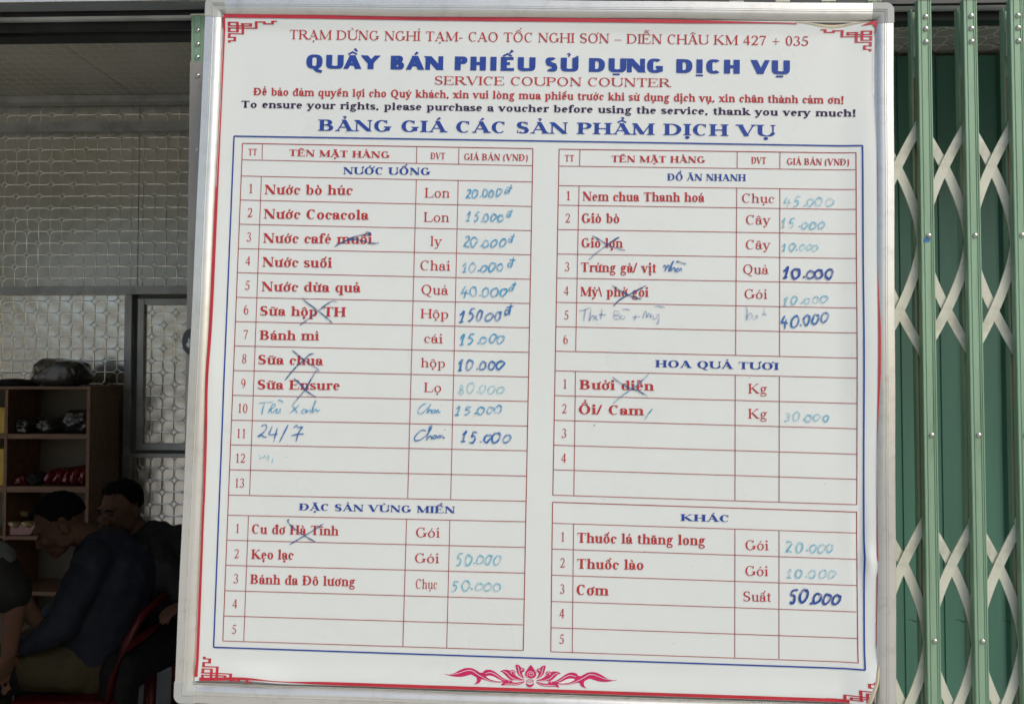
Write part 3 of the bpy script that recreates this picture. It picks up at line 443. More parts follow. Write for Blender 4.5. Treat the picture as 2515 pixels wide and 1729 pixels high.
HAND = [('p', '20.000', -0.136, 0.3375, -0.0732, 0.3417, 0.0148, 1),('p', '15.000', -0.1342, 0.2956, -0.0692, 0.2975, 0.0172, 1),('p', '20.000', -0.1386, 0.2514, -0.0626, 0.2522, 0.0176, 1),('p', '10.000', -0.1404, 0.2068, -0.0658, 0.2114, 0.0171, 1),('p', '40.000', -0.1397, 0.1642, -0.0582, 0.1674, 0.0183, 1),('p', '15000', -0.1422, 0.1209, -0.0676, 0.1248, 0.0213, 2),('p', '15.000', -0.1407, 0.0812, -0.0612, 0.0877, 0.0174, 1),('p', '10.000', -0.1432, 0.0377, -0.0618, 0.0412, 0.0188, 2),('p', '80.000', -0.139, -0.0021, -0.0616, 0.0004, 0.018, 0),('p', '15.000', -0.1447, -0.0386, -0.0601, -0.0324, 0.0148, 1),('p', '15.000', -0.1356, -0.085, -0.0477, -0.0822, 0.0196, 2),('p', '50.000', -0.1375, -0.2895, -0.0591, -0.288, 0.0188, 7),('p', '50.000', -0.1431, -0.3338, -0.0569, -0.3312, 0.0179, 7),('p', '45.000', 0.4099, 0.3311, 0.4964, 0.3326, 0.0176, 7),('p', '15.000', 0.4069, 0.2955, 0.4803, 0.2922, 0.0156, 7),('p', '10.000', 0.4071, 0.2543, 0.472, 0.2562, 0.0136, 7),('p', '10.000', 0.408, 0.2062, 0.4981, 0.2083, 0.0193, 3),('p', '10.000', 0.4093, 0.1614, 0.4863, 0.1668, 0.0154, 7),('p', '40.000', 0.4071, 0.122, 0.4886, 0.1344, 0.0211, 2),('p', '30.000', 0.4135, -0.035, 0.4903, -0.0337, 0.0147, 7),('p', '20.000', 0.4185, -0.2545, 0.4981, -0.2513, 0.0177, 7),('p', '10.000', 0.4164, -0.2966, 0.5013, -0.2937, 0.0151, 7),('p', '50.000', 0.4217, -0.338, 0.5091, -0.3381, 0.0218, 3),('p', 'đ', -0.0708, 0.3449, -0.055, 0.3452, 0.0158, 1),('p', 'đ', -0.0669, 0.3041, -0.0524, 0.3044, 0.0167, 1),('p', 'đ', -0.0621, 0.2608, -0.0475, 0.2611, 0.0164, 1),('p', 'đ', -0.061, 0.2166, -0.0448, 0.2169, 0.0185, 1),('p', 'đ', -0.0572, 0.1755, -0.0432, 0.1758, 0.0178, 1),('p', 'đ', -0.0654, 0.1336, -0.0478, 0.1339, 0.0199, 2),('s', 4, 4.2, [[(-0.3627, 0.2479),(-0.3519, 0.2545),(-0.3302, 0.2652),(-0.3083, 0.2715),(-0.299, 0.2726)], [(-0.3084, 0.2754),(-0.299, 0.2726),(-0.3094, 0.2675)], [(-0.3471, 0.2582),(-0.3276, 0.2618),(-0.3079, 0.2582),(-0.2955, 0.2554),(-0.2845, 0.2564)]]),('s', 4, 4.2, [[(-0.4151, 0.1583),(-0.409, 0.1521),(-0.3949, 0.1421),(-0.3768, 0.129),(-0.3612, 0.116)], [(-0.3532, 0.1517),(-0.363, 0.153),(-0.375, 0.1454),(-0.3869, 0.1354),(-0.4011, 0.1234),(-0.4172, 0.1104)]]),('s', 4, 4.2, [[(-0.4288, 0.0671),(-0.4182, 0.0588),(-0.4006, 0.0459),(-0.382, 0.0354)], [(-0.39, 0.0619),(-0.3987, 0.0598),(-0.4081, 0.0506),(-0.4223, 0.0369),(-0.4397, 0.0148)]]),('s', 4, 4.2, [[(-0.4245, 0.0187),(-0.4139, 0.0105),(-0.4013, -0.0025),(-0.3838, -0.0134)], [(-0.3801, 0.0316),(-0.3851, 0.0334),(-0.3919, 0.0219),(-0.4038, -0.0001),(-0.4154, -0.0149),(-0.4242, -0.0264)]]),('s', 4, 4.2, [[(-0.4225, -0.2219),(-0.4251, -0.2236),(-0.4212, -0.2302),(-0.4063, -0.2416),(-0.389, -0.2518),(-0.3763, -0.2583)], [(-0.3635, -0.2267),(-0.3728, -0.2336),(-0.387, -0.243),(-0.4058, -0.2546),(-0.4204, -0.2638)]]),('s', 4, 4.2, [[(0.0844, 0.2749),(0.0961, 0.2692),(0.1131, 0.259),(0.13, 0.2532),(0.1416, 0.251)], [(0.1312, 0.2737),(0.1226, 0.2689),(0.1083, 0.2582),(0.0916, 0.2452),(0.0793, 0.2333)]]),('s', 4, 4.2, [[(0.1195, 0.1903),(0.1311, 0.1832),(0.148, 0.1739),(0.1625, 0.1688),(0.1711, 0.1676)], [(0.178, 0.1909),(0.1647, 0.1834),(0.148, 0.1739),(0.1338, 0.1659),(0.1229, 0.1545)]]),('s', 4, 4.2, [[(0.1224, 0.0333),(0.1335, 0.0251),(0.1503, 0.016),(0.1671, 0.0104),(0.1834, 0.0017)]]),('s', 5, 4.2, [[(0.1848, 0.0406),(0.174, 0.0284),(0.1598, 0.0162),(0.141, 0.0026),(0.1241, -0.0121)], [(0.1917, -0.0193),(0.1854, -0.0273),(0.1784, -0.0382)]]),('s', 5, 5, [[(0.0925, -0.0493),(0.0947, -0.0497)]]),('s', 1, 3.4, [[(-0.4837, -0.0256),(-0.4711, -0.0236),(-0.4585, -0.0229)], [(-0.473, -0.0246),(-0.4756, -0.0343),(-0.4771, -0.0445)], [(-0.4667, -0.0433),(-0.4629, -0.0341),(-0.4588, -0.0272),(-0.4549, -0.0266),(-0.4557, -0.031),(-0.4605, -0.034),(-0.4617, -0.0388),(-0.4578, -0.0407),(-0.454, -0.0363),(-0.4507, -0.0347),(-0.4522, -0.0396),(-0.449, -0.0414),(-0.4449, -0.0341),(-0.4456, -0.0397),(-0.4436, -0.0408)], [(-0.4506, -0.0188),(-0.4444, -0.0206),(-0.4407, -0.0234)], [(-0.4259, -0.0272),(-0.4208, -0.0331),(-0.4154, -0.0407)], [(-0.4121, -0.0261),(-0.4208, -0.0343),(-0.4295, -0.0419)], [(-0.4006, -0.0345),(-0.4049, -0.0342),(-0.4084, -0.0381),(-0.4066, -0.0409),(-0.4019, -0.0387),(-0.3996, -0.035),(-0.3999, -0.0393),(-0.3966, -0.0364),(-0.3937, -0.0353),(-0.3926, -0.0396),(-0.3894, -0.0324),(-0.3854, -0.0226),(-0.3841, -0.0187),(-0.3865, -0.0207),(-0.3885, -0.0304),(-0.3896, -0.0401),(-0.3864, -0.0347),(-0.3831, -0.0336),(-0.3817, -0.037),(-0.3763, -0.0335)]]),('s', 1, 3.4, [[(-0.1927, -0.0211),(-0.1966, -0.0197),(-0.2023, -0.0237),(-0.2078, -0.0317),(-0.2067, -0.0365),(-0.2014, -0.0364),(-0.1962, -0.0322)], [(-0.1962, -0.0322),(-0.1897, -0.0253),(-0.1862, -0.0204),(-0.1885, -0.0253),(-0.1918, -0.0354),(-0.1876, -0.0301),(-0.1852, -0.0305),(-0.1855, -0.0348)], [(-0.1775, -0.0298),(-0.1823, -0.0304),(-0.1841, -0.0343),(-0.1798, -0.0342),(-0.177, -0.0303),(-0.1764, -0.0341),(-0.1732, -0.0293),(-0.1725, -0.034),(-0.1687, -0.0325)], [(-0.1686, -0.0217),(-0.1676, -0.0222)]]),('s', 2, 4.0, [[(-0.4772, -0.0652),(-0.4725, -0.0622),(-0.4681, -0.0636),(-0.4692, -0.0703),(-0.4762, -0.0777),(-0.4822, -0.0822),(-0.4761, -0.0801),(-0.4717, -0.0829),(-0.4668, -0.0827)], [(-0.4579, -0.0628),(-0.4614, -0.0725),(-0.4636, -0.0779),(-0.4572, -0.0787),(-0.4483, -0.077)], [(-0.4494, -0.067),(-0.4523, -0.0795),(-0.455, -0.0916)], [(-0.4307, -0.0607),(-0.437, -0.0743),(-0.4446, -0.0908)], [(-0.4212, -0.0663),(-0.4161, -0.0614),(-0.4135, -0.0654),(-0.4062, -0.0645),(-0.412, -0.0737),(-0.4162, -0.0894)], [(-0.4246, -0.0793),(-0.4131, -0.0767),(-0.4029, -0.0759)]]),('s', 2, 3.6, [[(-0.1933, -0.0675),(-0.1962, -0.0647),(-0.2029, -0.0663),(-0.21, -0.0737),(-0.2127, -0.0797),(-0.2097, -0.0828),(-0.2025, -0.0811),(-0.1954, -0.0762)], [(-0.1954, -0.0769),(-0.1884, -0.0684),(-0.1834, -0.0582),(-0.1863, -0.0578),(-0.1889, -0.0684),(-0.1919, -0.0816),(-0.187, -0.075),(-0.1839, -0.075),(-0.1833, -0.0797)], [(-0.1743, -0.0733),(-0.1791, -0.0734),(-0.1819, -0.0773),(-0.178, -0.0782),(-0.1743, -0.074),(-0.1733, -0.0776),(-0.1695, -0.0727),(-0.1689, -0.077),(-0.1667, -0.0722),(-0.1627, -0.0768),(-0.1603, -0.0758)], [(-0.1612, -0.0625),(-0.1602, -0.0634)]]),('s', 0, 3.0, [[(-0.4802, -0.1173),(-0.4779, -0.1149),(-0.4753, -0.1191),(-0.4789, -0.1197),(-0.4717, -0.1176),(-0.4694, -0.1147),(-0.4668, -0.1189),(-0.4626, -0.114),(-0.4629, -0.1241)], [(-0.4547, -0.1186),(-0.4562, -0.1278)], [(-0.4341, -0.1162),(-0.4293, -0.1161)]]),('s', 2, 3.8, [[(0.2069, 0.2225),(0.2092, 0.2267),(0.2112, 0.2226),(0.2098, 0.2158),(0.2145, 0.2256),(0.2174, 0.2244),(0.2165, 0.2164),(0.2228, 0.2306),(0.224, 0.2335),(0.2212, 0.2281),(0.2199, 0.2164),(0.2236, 0.2221),(0.2265, 0.2214),(0.2261, 0.2161)], [(0.2342, 0.2215),(0.2301, 0.2205),(0.2285, 0.2161),(0.2338, 0.2174),(0.2371, 0.2216),(0.2381, 0.2158)]]),('s', 4, 4.6, [[(0.2283, 0.2331),(0.236, 0.2318),(0.2461, 0.2286)]]),('s', 6, 3.4, [[(0.064, 0.1451),(0.0741, 0.147),(0.0841, 0.1516)], [(0.075, 0.1466),(0.0731, 0.1344),(0.0725, 0.1267)], [(0.0848, 0.1504),(0.0833, 0.1383),(0.0821, 0.1286),(0.0867, 0.1367),(0.0901, 0.136),(0.0892, 0.1299)], [(0.0934, 0.1385),(0.0931, 0.1312),(0.0971, 0.1306)], [(0.1033, 0.1491),(0.1021, 0.1374),(0.1012, 0.1302)], [(0.0977, 0.1393),(0.1107, 0.1391)], [(0.0949, 0.1228),(0.0958, 0.1219)], [(0.124, 0.1471),(0.1237, 0.1318)], [(0.124, 0.1463),(0.1317, 0.1453),(0.1329, 0.141),(0.1251, 0.1384),(0.133, 0.1376),(0.1338, 0.1333),(0.1242, 0.1316)], [(0.1402, 0.1387),(0.1361, 0.1376),(0.1357, 0.1328),(0.141, 0.1334),(0.1419, 0.1378)], [(0.1359, 0.1488),(0.1436, 0.1494),(0.1518, 0.1476)], [(0.1546, 0.1366),(0.1682, 0.1368)], [(0.1617, 0.1423),(0.1587, 0.1294)], [(0.173, 0.134),(0.1762, 0.145),(0.1786, 0.1457),(0.1802, 0.1361),(0.1832, 0.1439),(0.1864, 0.1362),(0.188, 0.1428)], [(0.1916, 0.1404),(0.1907, 0.1344),(0.1953, 0.1345),(0.1976, 0.1406),(0.2007, 0.1406),(0.1989, 0.1261),(0.1954, 0.1261)], [(0.1909, 0.1547),(0.201, 0.1554),(0.2106, 0.1536)]]),('s', 6, 3.6, [[(0.3483, 0.158),(0.3503, 0.1496),(0.3489, 0.1352),(0.3536, 0.1449),(0.3572, 0.1462),(0.3584, 0.1407),(0.3513, 0.1352)], [(0.3636, 0.1432),(0.3596, 0.1407),(0.3608, 0.1359),(0.3655, 0.1391),(0.3667, 0.144),(0.3674, 0.138)], [(0.3797, 0.1562),(0.3788, 0.1466)], [(0.375, 0.1453),(0.3833, 0.145)]])]
LOTUS = {'vine': [(-0.1525, -0.4703),(-0.1439, -0.471),(-0.1341, -0.469),(-0.1257, -0.4639),(-0.1173, -0.4602),(-0.1102, -0.4593),(-0.1031, -0.46),(-0.096, -0.4634),(-0.0909, -0.4666),(-0.0853, -0.4661),(-0.0846, -0.4636),(-0.0804, -0.4615),(-0.0734, -0.4612),(-0.0669, -0.4634),(-0.0605, -0.4678),(-0.0547, -0.472),(-0.049, -0.4753),(-0.044, -0.4772),(-0.0503, -0.4798),(-0.0559, -0.4815),(-0.0658, -0.4814),(-0.0743, -0.4803),(-0.0829, -0.4778),(-0.0883, -0.477),(-0.0892, -0.4807),(-0.0926, -0.484),(-0.1017, -0.4863),(-0.0969, -0.4831),(-0.0953, -0.4789),(-0.096, -0.4747),(-0.1007, -0.4721),(-0.1057, -0.4698),(-0.1127, -0.4722),(-0.1226, -0.4745),(-0.1339, -0.4743),(-0.1439, -0.4724)], 'low': [(-0.0144, -0.4774),(-0.0192, -0.4822),(-0.0276, -0.485),(-0.0403, -0.4851),(-0.0488, -0.485),(-0.0555, -0.4866),(-0.0517, -0.4802),(-0.0447, -0.477),(-0.0391, -0.4751),(-0.0348, -0.4776),(-0.0376, -0.4798),(-0.0305, -0.4807),(-0.0221, -0.4793)], 'side': [(-0.0578, -0.4636),(-0.0508, -0.4606),(-0.0437, -0.4604),(-0.0408, -0.4622),(-0.038, -0.4607),(-0.0331, -0.461),(-0.0309, -0.4644),(-0.0325, -0.4675),(-0.0279, -0.4712),(-0.0222, -0.474),(-0.0144, -0.476),(-0.0221, -0.4771),(-0.032, -0.4766),(-0.0405, -0.4755),(-0.047, -0.4704),(-0.0521, -0.465)], 'up': [(-0.0319, -0.4513),(-0.0255, -0.452),(-0.0215, -0.4569),(-0.0181, -0.4565),(-0.0158, -0.4595),(-0.0171, -0.4628),(-0.0199, -0.4635),(-0.0198, -0.4668),(-0.0181, -0.4702),(-0.0154, -0.4738),(-0.0223, -0.4713),(-0.028, -0.4664),(-0.0303, -0.4588)], 'mid': [(-0.0058, -0.4502),(-0.0007, -0.4572),(0.0029, -0.4626),(0.0037, -0.4674),(0.001, -0.4716),(-0.0053, -0.4735),(-0.0117, -0.472),(-0.0156, -0.468),(-0.0147, -0.4632),(-0.0106, -0.4575)], 'hole': [(-0.0816, -0.4721),(-0.0746, -0.4705),(-0.0675, -0.4718),(-0.0589, -0.4763),(-0.0517, -0.479),(-0.0616, -0.4793),(-0.073, -0.477)], 'axis': [(-0.0058, -0.4502),(-0.0064, -0.4868)]}
LOTUS_VEINS = [[(-0.1454, -0.4711),(-0.1298, -0.4692),(-0.1186, -0.4655),(-0.1101, -0.4633),(-0.103, -0.4642),(-0.0958, -0.4685),(-0.0872, -0.4731),(-0.0758, -0.4782),(-0.0644, -0.4801),(-0.0531, -0.4799)], [(-0.0823, -0.4677),(-0.0733, -0.4657),(-0.0647, -0.4685),(-0.0561, -0.4742),(-0.0487, -0.4774)], [(-0.0521, -0.463),(-0.0464, -0.4649),(-0.0392, -0.4715),(-0.0307, -0.4751),(-0.0222, -0.476)], [(-0.0276, -0.4539),(-0.0261, -0.4587),(-0.0245, -0.4655),(-0.0202, -0.4709)], [(-0.0488, -0.4832),(-0.0389, -0.4829),(-0.0277, -0.4828),(-0.0193, -0.48)], [(-0.0372, -0.466),(-0.0394, -0.4644),(-0.0366, -0.4625),(-0.033, -0.4644),(-0.0344, -0.4675)], [(-0.0208, -0.4616),(-0.0222, -0.4597),(-0.0197, -0.4582),(-0.0176, -0.4601)], [(-0.0411, -0.4792),(-0.0422, -0.4772),(-0.0394, -0.4764),(-0.0369, -0.4781)]]
LOTUS_SPIRAL = [(-0.0026, -0.4665),(-0.0044, -0.4644),(-0.0075, -0.4647),(-0.0083, -0.4672),(-0.006, -0.4688),(-0.0023, -0.4684),(-0.0004, -0.4656),(-0.0021, -0.4629),(-0.007, -0.462),(-0.0111, -0.4643),(-0.0119, -0.4682),(-0.0098, -0.4717)]
LOTUS_RING = [(-0.0007, -0.4767),(-0.0012, -0.4774),(-0.0024, -0.478),(-0.0043, -0.4784),(-0.0066, -0.4787),(-0.0089, -0.4786),(-0.0108, -0.4783),(-0.0121, -0.4777),(-0.0126, -0.477),(-0.0121, -0.4763),(-0.0108, -0.4757),(-0.0089, -0.4753),(-0.0067, -0.4751),(-0.0044, -0.4751),(-0.0025, -0.4755),(-0.0012, -0.476),(-0.0007, -0.4767)]
LOTUS_CRESCENT = [(-0.0007, -0.4795),(-0.0007, -0.4808),(-0.0012, -0.4821),(-0.0021, -0.4832),(-0.0034, -0.484),(-0.0048, -0.4846),(-0.0065, -0.4849),(-0.0081, -0.4847),(-0.0096, -0.4842),(-0.0109, -0.4835),(-0.0118, -0.4824),(-0.0124, -0.4812),(-0.0125, -0.4799)]
CORNERS = [(-0.5661, 0.648, 0.0887, -0.0392),(0.5619, 0.6433, -0.0888, -0.0383),(-0.5629, -0.4944, 0.089, 0.0392),(0.5648, -0.4945, -0.0887, 0.0356)]
# ------------------------------------------------------------------ the folding gate
GY = 1.399
gate = thing('folding_gate', 'pale green folding gate with cream cross bars right of the board', 'gate', (0, GY, 0))
RV = [2.301, 2.2785, 2.2545, 1.9008, 1.5422, 1.1776, .815, .455]
def rivet_mesh():
    bm = bmesh.new(); bmesh.ops.create_uvsphere(bm, u_segments=14, v_segments=8, radius=.0049)
    bmesh.ops.delete(bm, geom=[v for v in bm.verts if v.co.z < -.0012], context='VERTS')
    for v in bm.verts: v.co = Vector((v.co.x, -v.co.z * .72, v.co.y))
    bmesh.ops.recalc_face_normals(bm, faces=bm.faces)
    me = bpy.data.meshes.new('rivet'); bm.to_mesh(me); bm.free(); me.materials.append(MT['rivet']); me.polygons.foreach_set('use_smooth', [True] * len(me.polygons)); return me
RIV = rivet_mesh()
def add_rivets(par, x, zs, y=-.0003):
    for z in zs:
        o = bpy.data.objects.new('rivet', RIV); C.objects.link(o); o.parent = par; o.location = (x, y, z); o.rotation_euler = (0, random.uniform(-.3, .3), 0)
def extr(prof, z0, z1, closed=False):
    m = MB(); n = len(prof)
    for i in range(n if closed else n - 1):
        a, b = prof[i], prof[(i + 1) % n]; m.quad((a[0], a[1], z0), (b[0], b[1], z0), (b[0], b[1], z1), (a[0], a[1], z1))
    return m
W2 = .0122
# front channel, open at the back: pressed grooves run down its face
FP = [(-W2, .0115), (-W2, .001), (-W2 + .001, 0), (-.0080, 0), (-.0074, .0011), (-.0062, .0011), (-.0056, 0), (.0042, 0), (.0049, .0013), (.0058, .0013), (.0064, 0), (.0076, 0), (.0083, .0013), (.0092, .0013), (.0098, 0), (W2 - .001, 0), (W2, .001), (W2, .0115)]
FPc = FP + [(W2 - .001, .0115), (W2 - .001, .003), (-W2 + .001, .003), (-W2 + .001, .0115)]
RP = [(-W2, .034), (-W2, .0225), (-W2 + .0035, .0225), (-W2 + .0035, .0235), (-W2 + .001, .0235), (-W2 + .001, .033), (W2 - .001, .033), (W2 - .001, .0235), (W2 - .0035, .0235), (W2 - .0035, .0225), (W2, .0225), (W2, .034)]
front_me = extr(FPc, .03, 2.331, True).obj('front_channel', MT['green'], gate); front_src = front_me
rear_me = extr(RP, .03, 2.325, True).obj('rear_channel', MT['green'], gate)
web = MB(); web.box(-W2 + .0012, W2 - .0012, .0300, .0326, .035, 2.20); web_o = web.obj('rusty_web', MT['rust'], rear_me)
capm = MB(); capm.box(-W2 - .001, W2 + .001, -.0012, .0135, 2.3312, 2.3342, .0005); cap_o = capm.obj('top_cap', MT['cream'], front_me)
blk = MB(); blk.box(-.009, .0085, .0125, .0215, 2.235, 2.29, .001); blk_o = blk.obj('spacer_block', MT['cream'], rear_me)
XS = [-.5575 + .0847 * i for i in range(10)] + [.290, .375, .459, .5435, .6280, .7122, .7980, .8806, .9640]
for i, x in enumerate(XS):
    dx = random.Random(i).uniform(-.0006, .0006)
    if i == 0: fo, ro = front_me, rear_me
    else:
        fo = link_copy(front_src, gate); ro = link_copy(rear_me, gate)
        link_copy(cap_o, fo); link_copy(web_o, ro); link_copy(blk_o, ro)
    fo.location = (x, 0, 0); ro.location = (x + .0008, 0, 0); fo.rotation_euler = (0, rad(random.Random(i).uniform(-.08, .08)), 0)
    add_rivets(fo, .0012, RV if (i >= 14 or i % 3 == 0) else RV[:4])
# cross bars: bowed flat links between neighbouring posts
def link_mesh(P, front, up):
    """bow link: upright at the pivot on one post, leaning over to the next post"""
    m = MB(); y = .0145 if front else .0185; th = .0026; hw = .0085; n = 22; rows = []
    for i in range(n + 1):
        t = i / n * 1.02; x = P * t ** 1.5; z = .209 * t; dx, dz = P * 1.5 * t ** .5, .209; L = math.hypot(dx, dz); nx, nz = dz / L, -dx / L
        w = hw * (1 if i else .95); rows.append([(x - nx * w, y, z - nz * w), (x + nx * w, y, z + nz * w), (x + nx * w, y + th, z + nz * w), (x - nx * w, y + th, z - nz * w)])
    b = len(m.v)
    for r in rows: m.v += r
    for i in range(n):
        for k in range(4): m.f.append((b + i * 4 + k, b + i * 4 + (k + 1) % 4, b + i * 4 + 4 + (k + 1) % 4, b + i * 4 + 4 + k))
    m.f.append((b, b + 1, b + 2, b + 3)); m.f.append(tuple(b + n * 4 + k for k in (3, 2, 1, 0)))
    for cx, cz in ((0, 0), (P * 1.0, .209)):           # round ends
        bm = bmesh.new(); bmesh.ops.create_cone(bm, cap_ends=True, segments=20, radius1=hw, radius2=hw, depth=th * .9)
        m.bm(bm, Matrix.Translation((cx, y + th / 2, cz)) @ Matrix.Rotation(math.pi / 2, 4, 'X'))
    return m
pm = {}; rngb = random.Random(3)
for i in range(len(XS) - 1):
    P = XS[i + 1] - XS[i] if i > 12 else .0847
    for zc in (1.9008, 1.1776):
        for vert_left, up, front in ((1, 1, 1), (0, 1, 0), (0, 0, 1), (1, 0, 0)):
            k = (front, round(P, 4))
            if k not in pm: pm[k] = link_mesh(P, front, up); pm[k] = pm[k].obj('cross_bar', MT['cream'], gate); o = pm[k]; auto_smooth(o, 40)
            else: o = link_copy(pm[k], gate)
            o.location = (XS[i] if vert_left else XS[i + 1], 0, zc); o.scale = (1 if vert_left else -1, 1, 1 if up else -1); o.rotation_euler = (0, rad(rngb.uniform(-.5, .5)), 0)
# small wire hooks on the rear channels
def hook(x, z):
    m = MB(); m.tube([(0, .024, 0), (-.006, .0235, .001), (-.011, .023, .004), (-.017, .023, .004)], .0008, 6); o = m.obj('wire_hook', MT['frame_dark'], gate); o.location = (x - .012, 0, z)
for x in XS[15:18]: hook(x - .006, 2.254 + .003); hook(x - .004, 1.204)
bl = MB(); bl.quad((-.007, 0, -.004), (.003, 0, -.006), (.006, 0, .001), (.001, 0, .0035), (-.006, 0, .002)); o = bl.obj('blue_paint_spot', INK[2], gate, label='blue marker smudge under a rivet'); o.location = (XS[15] + .001, -.0006, 1.8945)
# end post left of the board
ep = thing('gate_end_post', 'grey steel end post with green riveted head left of the board', 'post', (-.6370, 1.430, 0))
g2 = extr([(a * 1.08, b) for a, b in FPc], 2.246, 2.334, True).obj('green_channel_head', MT['green'], ep, label='pale green riveted head'); add_rivets(g2, 0, (2.306, 2.279, 2.254))
m = MB(); m.box(-.0142, .0142, -.002, .0125, 2.3342, 2.3375, .0006); m.obj('top_cap', MT['cream'], g2)
m = MB(); m.box(-.0145, .0145, -.0015, .03, .03, 2.2455, .0015); tb = m.obj('steel_tube', MT['tube'], ep); add_rivets(tb, .0015, (2.218,), -.0016)
m = MB(); m.tube([(.002, -.0005, 2.076), (.002, -.003, 2.076)], .0032, 10); m.obj('screw', MT['frame_metal'], tb)
lk = MB()
bm = bmesh.new(); bmesh.ops.create_cone(bm, cap_ends=True, segments=28, radius1=.024, radius2=.022, depth=.008); lk.bm(bm, Matrix.Translation((-.005, -.0055, 1.712)) @ Matrix.Diagonal((.62, 1, 1.05, 1)) @ Matrix.Rotation(math.pi / 2, 4, 'X'))
lo = lk.obj('lock_plate', MT['frame_dark'], ep); auto_smooth(lo)
m = MB(); m.tube([(-.005, -.0092, 1.706), (-.005, -.0125, 1.706)], .0045, 12); m.tube([(-.005, -.010, 1.718), (-.005, -.0108, 1.700)], .002, 8); m.obj('lock_knob', MT['frame_metal'], lo, True)
# ------------------------------------------------------------------ the board
BM = Matrix.Translation((0.0132279, 1.3143693, 1.6157091)) @ Matrix.Rotation(.00058994, 4, 'Z') @ Matrix.Rotation(math.pi / 2 - .0252937, 4, 'X') @ Matrix.Rotation(-.0221420, 4, 'Z')
board = thing('notice_board', 'large white notice board in an aluminium frame hung on the gate', 'notice board', mtx=BM)
L0, R0, B0, T0 = -.6035, .5945, -.5295, .6865
PROF = [(0, -.020), (0, .0105), (.0012, .012), (.0122, .012), (.0126, .0110), (.0138, .0110), (.0142, .012), (.0154, .012), (.0158, .0108)] + [(.0158 + .0128 * math.sin(a), .0010 + .0098 * math.cos(a) * 1.0) for a in [i * math.pi / 2 / 9 for i in range(10)]] + [(.0290, .0002), (.0296, .0024), (.0306, .0024), (.0310, .0006), (.0310, -.004)]
CAPL = .034
def rail(axis, fixed, a0, a1, sgn):
    m = MB(); rings = []
    n = 24
    for i in range(n + 1):
        a = a0 + (a1 - a0) * i / n; b = len(m.v); rings.append(b)
        wv = .0003 * math.sin(i * .9 + fixed * 7)
        for w, h in PROF: m.v.append((a, fixed + sgn * w + wv, h) if axis == 'x' else (fixed + sgn * w + wv, a, h))
    k = len(PROF)
    for b0, b1 in zip(rings, rings[1:]):
        for j in range(k - 1): m.f.append((b0 + j, b0 + j + 1, b1 + j + 1, b1 + j))
    o = m.obj('frame_rail', MT['alu'], board); auto_smooth(o, 30); return o
rail('x', T0, L0 + CAPL, R0 - CAPL, -1); rail('x', B0, L0 + CAPL, R0 - CAPL, 1); rail('y', L0, B0 + CAPL, T0 - CAPL, 1); rail('y', R0, B0 + CAPL, T0 - CAPL, -1)
def corner_cap(cx, cy, sx, sy):
    m = MB(); r = .013; pr = [(w - .0007, h + .0009) if w < .0290 else (w + .0004, h + .0009) for w, h in PROF]; rings = []
    secs = [('a', CAPL + .001), ('a', r + .001)] + [('c', i * math.pi / 2 / 8) for i in range(9)] + [('b', r + .001), ('b', CAPL + .001)]
    for kd, q in secs:
        b = len(m.v); rings.append(b)
        for w, h in pr:
            if kd == 'a': x, y = (max(q, w), w)
            elif kd == 'b': x, y = (w, max(q, w))
            else: 
                d = r - w
                if d > 0: x, y = r - d * math.sin(q), r - d * math.cos(q)
                else: x, y = w, w
            m.v.append((cx + sx * x, cy + sy * y, h))
    k = len(pr)
    for b0, b1 in zip(rings, rings[1:]):
        for j in range(k - 1): m.f.append((b0 + j, b0 + j + 1, b1 + j + 1, b1 + j))
    for b in (rings[0], rings[-1]): m.f.append(tuple(b + j for j in range(k)))
    bm = bmesh.new(); me = bpy.data.meshes.new('t'); me.from_pydata(m.v, [], m.f); bm.from_mesh(me); bmesh.ops.remove_doubles(bm, verts=bm.verts, dist=1e-5); bmesh.ops.recalc_face_normals(bm, faces=bm.faces); m = MB(); m.bm(bm); bpy.data.meshes.remove(me)
    o = m.obj('corner_cap', MT['cap'], board); auto_smooth(o, 30)
corner_cap(L0, T0, 1, -1); corner_cap(R0, T0, -1, -1); corner_cap(L0, B0, 1, 1); corner_cap(R0, B0, -1, 1)
m = MB(); m.box(L0 + .004, R0 - .004, B0 + .004, T0 - .004, -.0195, -.006); m.obj('board_panel', MT['board_back'], board)
# ------------------------------------------------------------------ the poster stuck on it
poster = thing('price_list_poster', 'white laminated price list poster with red tables stuck on the notice board', 'poster', mtx=BM)
def sstep(a, b, x): t = max(0, min(1, (x - a) / (b - a))); return t * t * (3 - 2 * t)
def lift(u, v):
    """how far the sheet stands off the board: it buckles along its edges"""
    r = sstep(.500, .572, u); l = sstep(.530, .573, -u)
    n = r * (.0055 + .0022 * math.sin(7 * v + .6) + .0012 * math.sin(19 * v)) - .0008 * r * sstep(.55, .572, u)
    n += .0045 * math.exp(-((u - .552) / .011) ** 2 - ((v + .262) / .022) ** 2)
    n -= .0030 * math.exp(-((u - .538) / .010) ** 2 - ((v + .235) / .10) ** 2)
    n += l * (.0016 + .0012 * math.sin(6 * v + 1.5) + .0022 * math.exp(-((v - .02) / .06) ** 2))
    n += .0022 * sstep(.628, .656, v) * (1 + .6 * math.sin(9 * u)) * (1 + 1.6 * sstep(.40, .5, u))
    n += .0020 * sstep(.455, .493, -v) * (1 + math.exp(-((u + .47) / .05) ** 2) * 1.8)
    n += .010 * sstep(.40, .50, -v) * sstep(.50, .57, u)
    n += .0003 * math.sin(5.3 * u + 2 * v) * math.sin(4.1 * v - u)
    return n + .0005
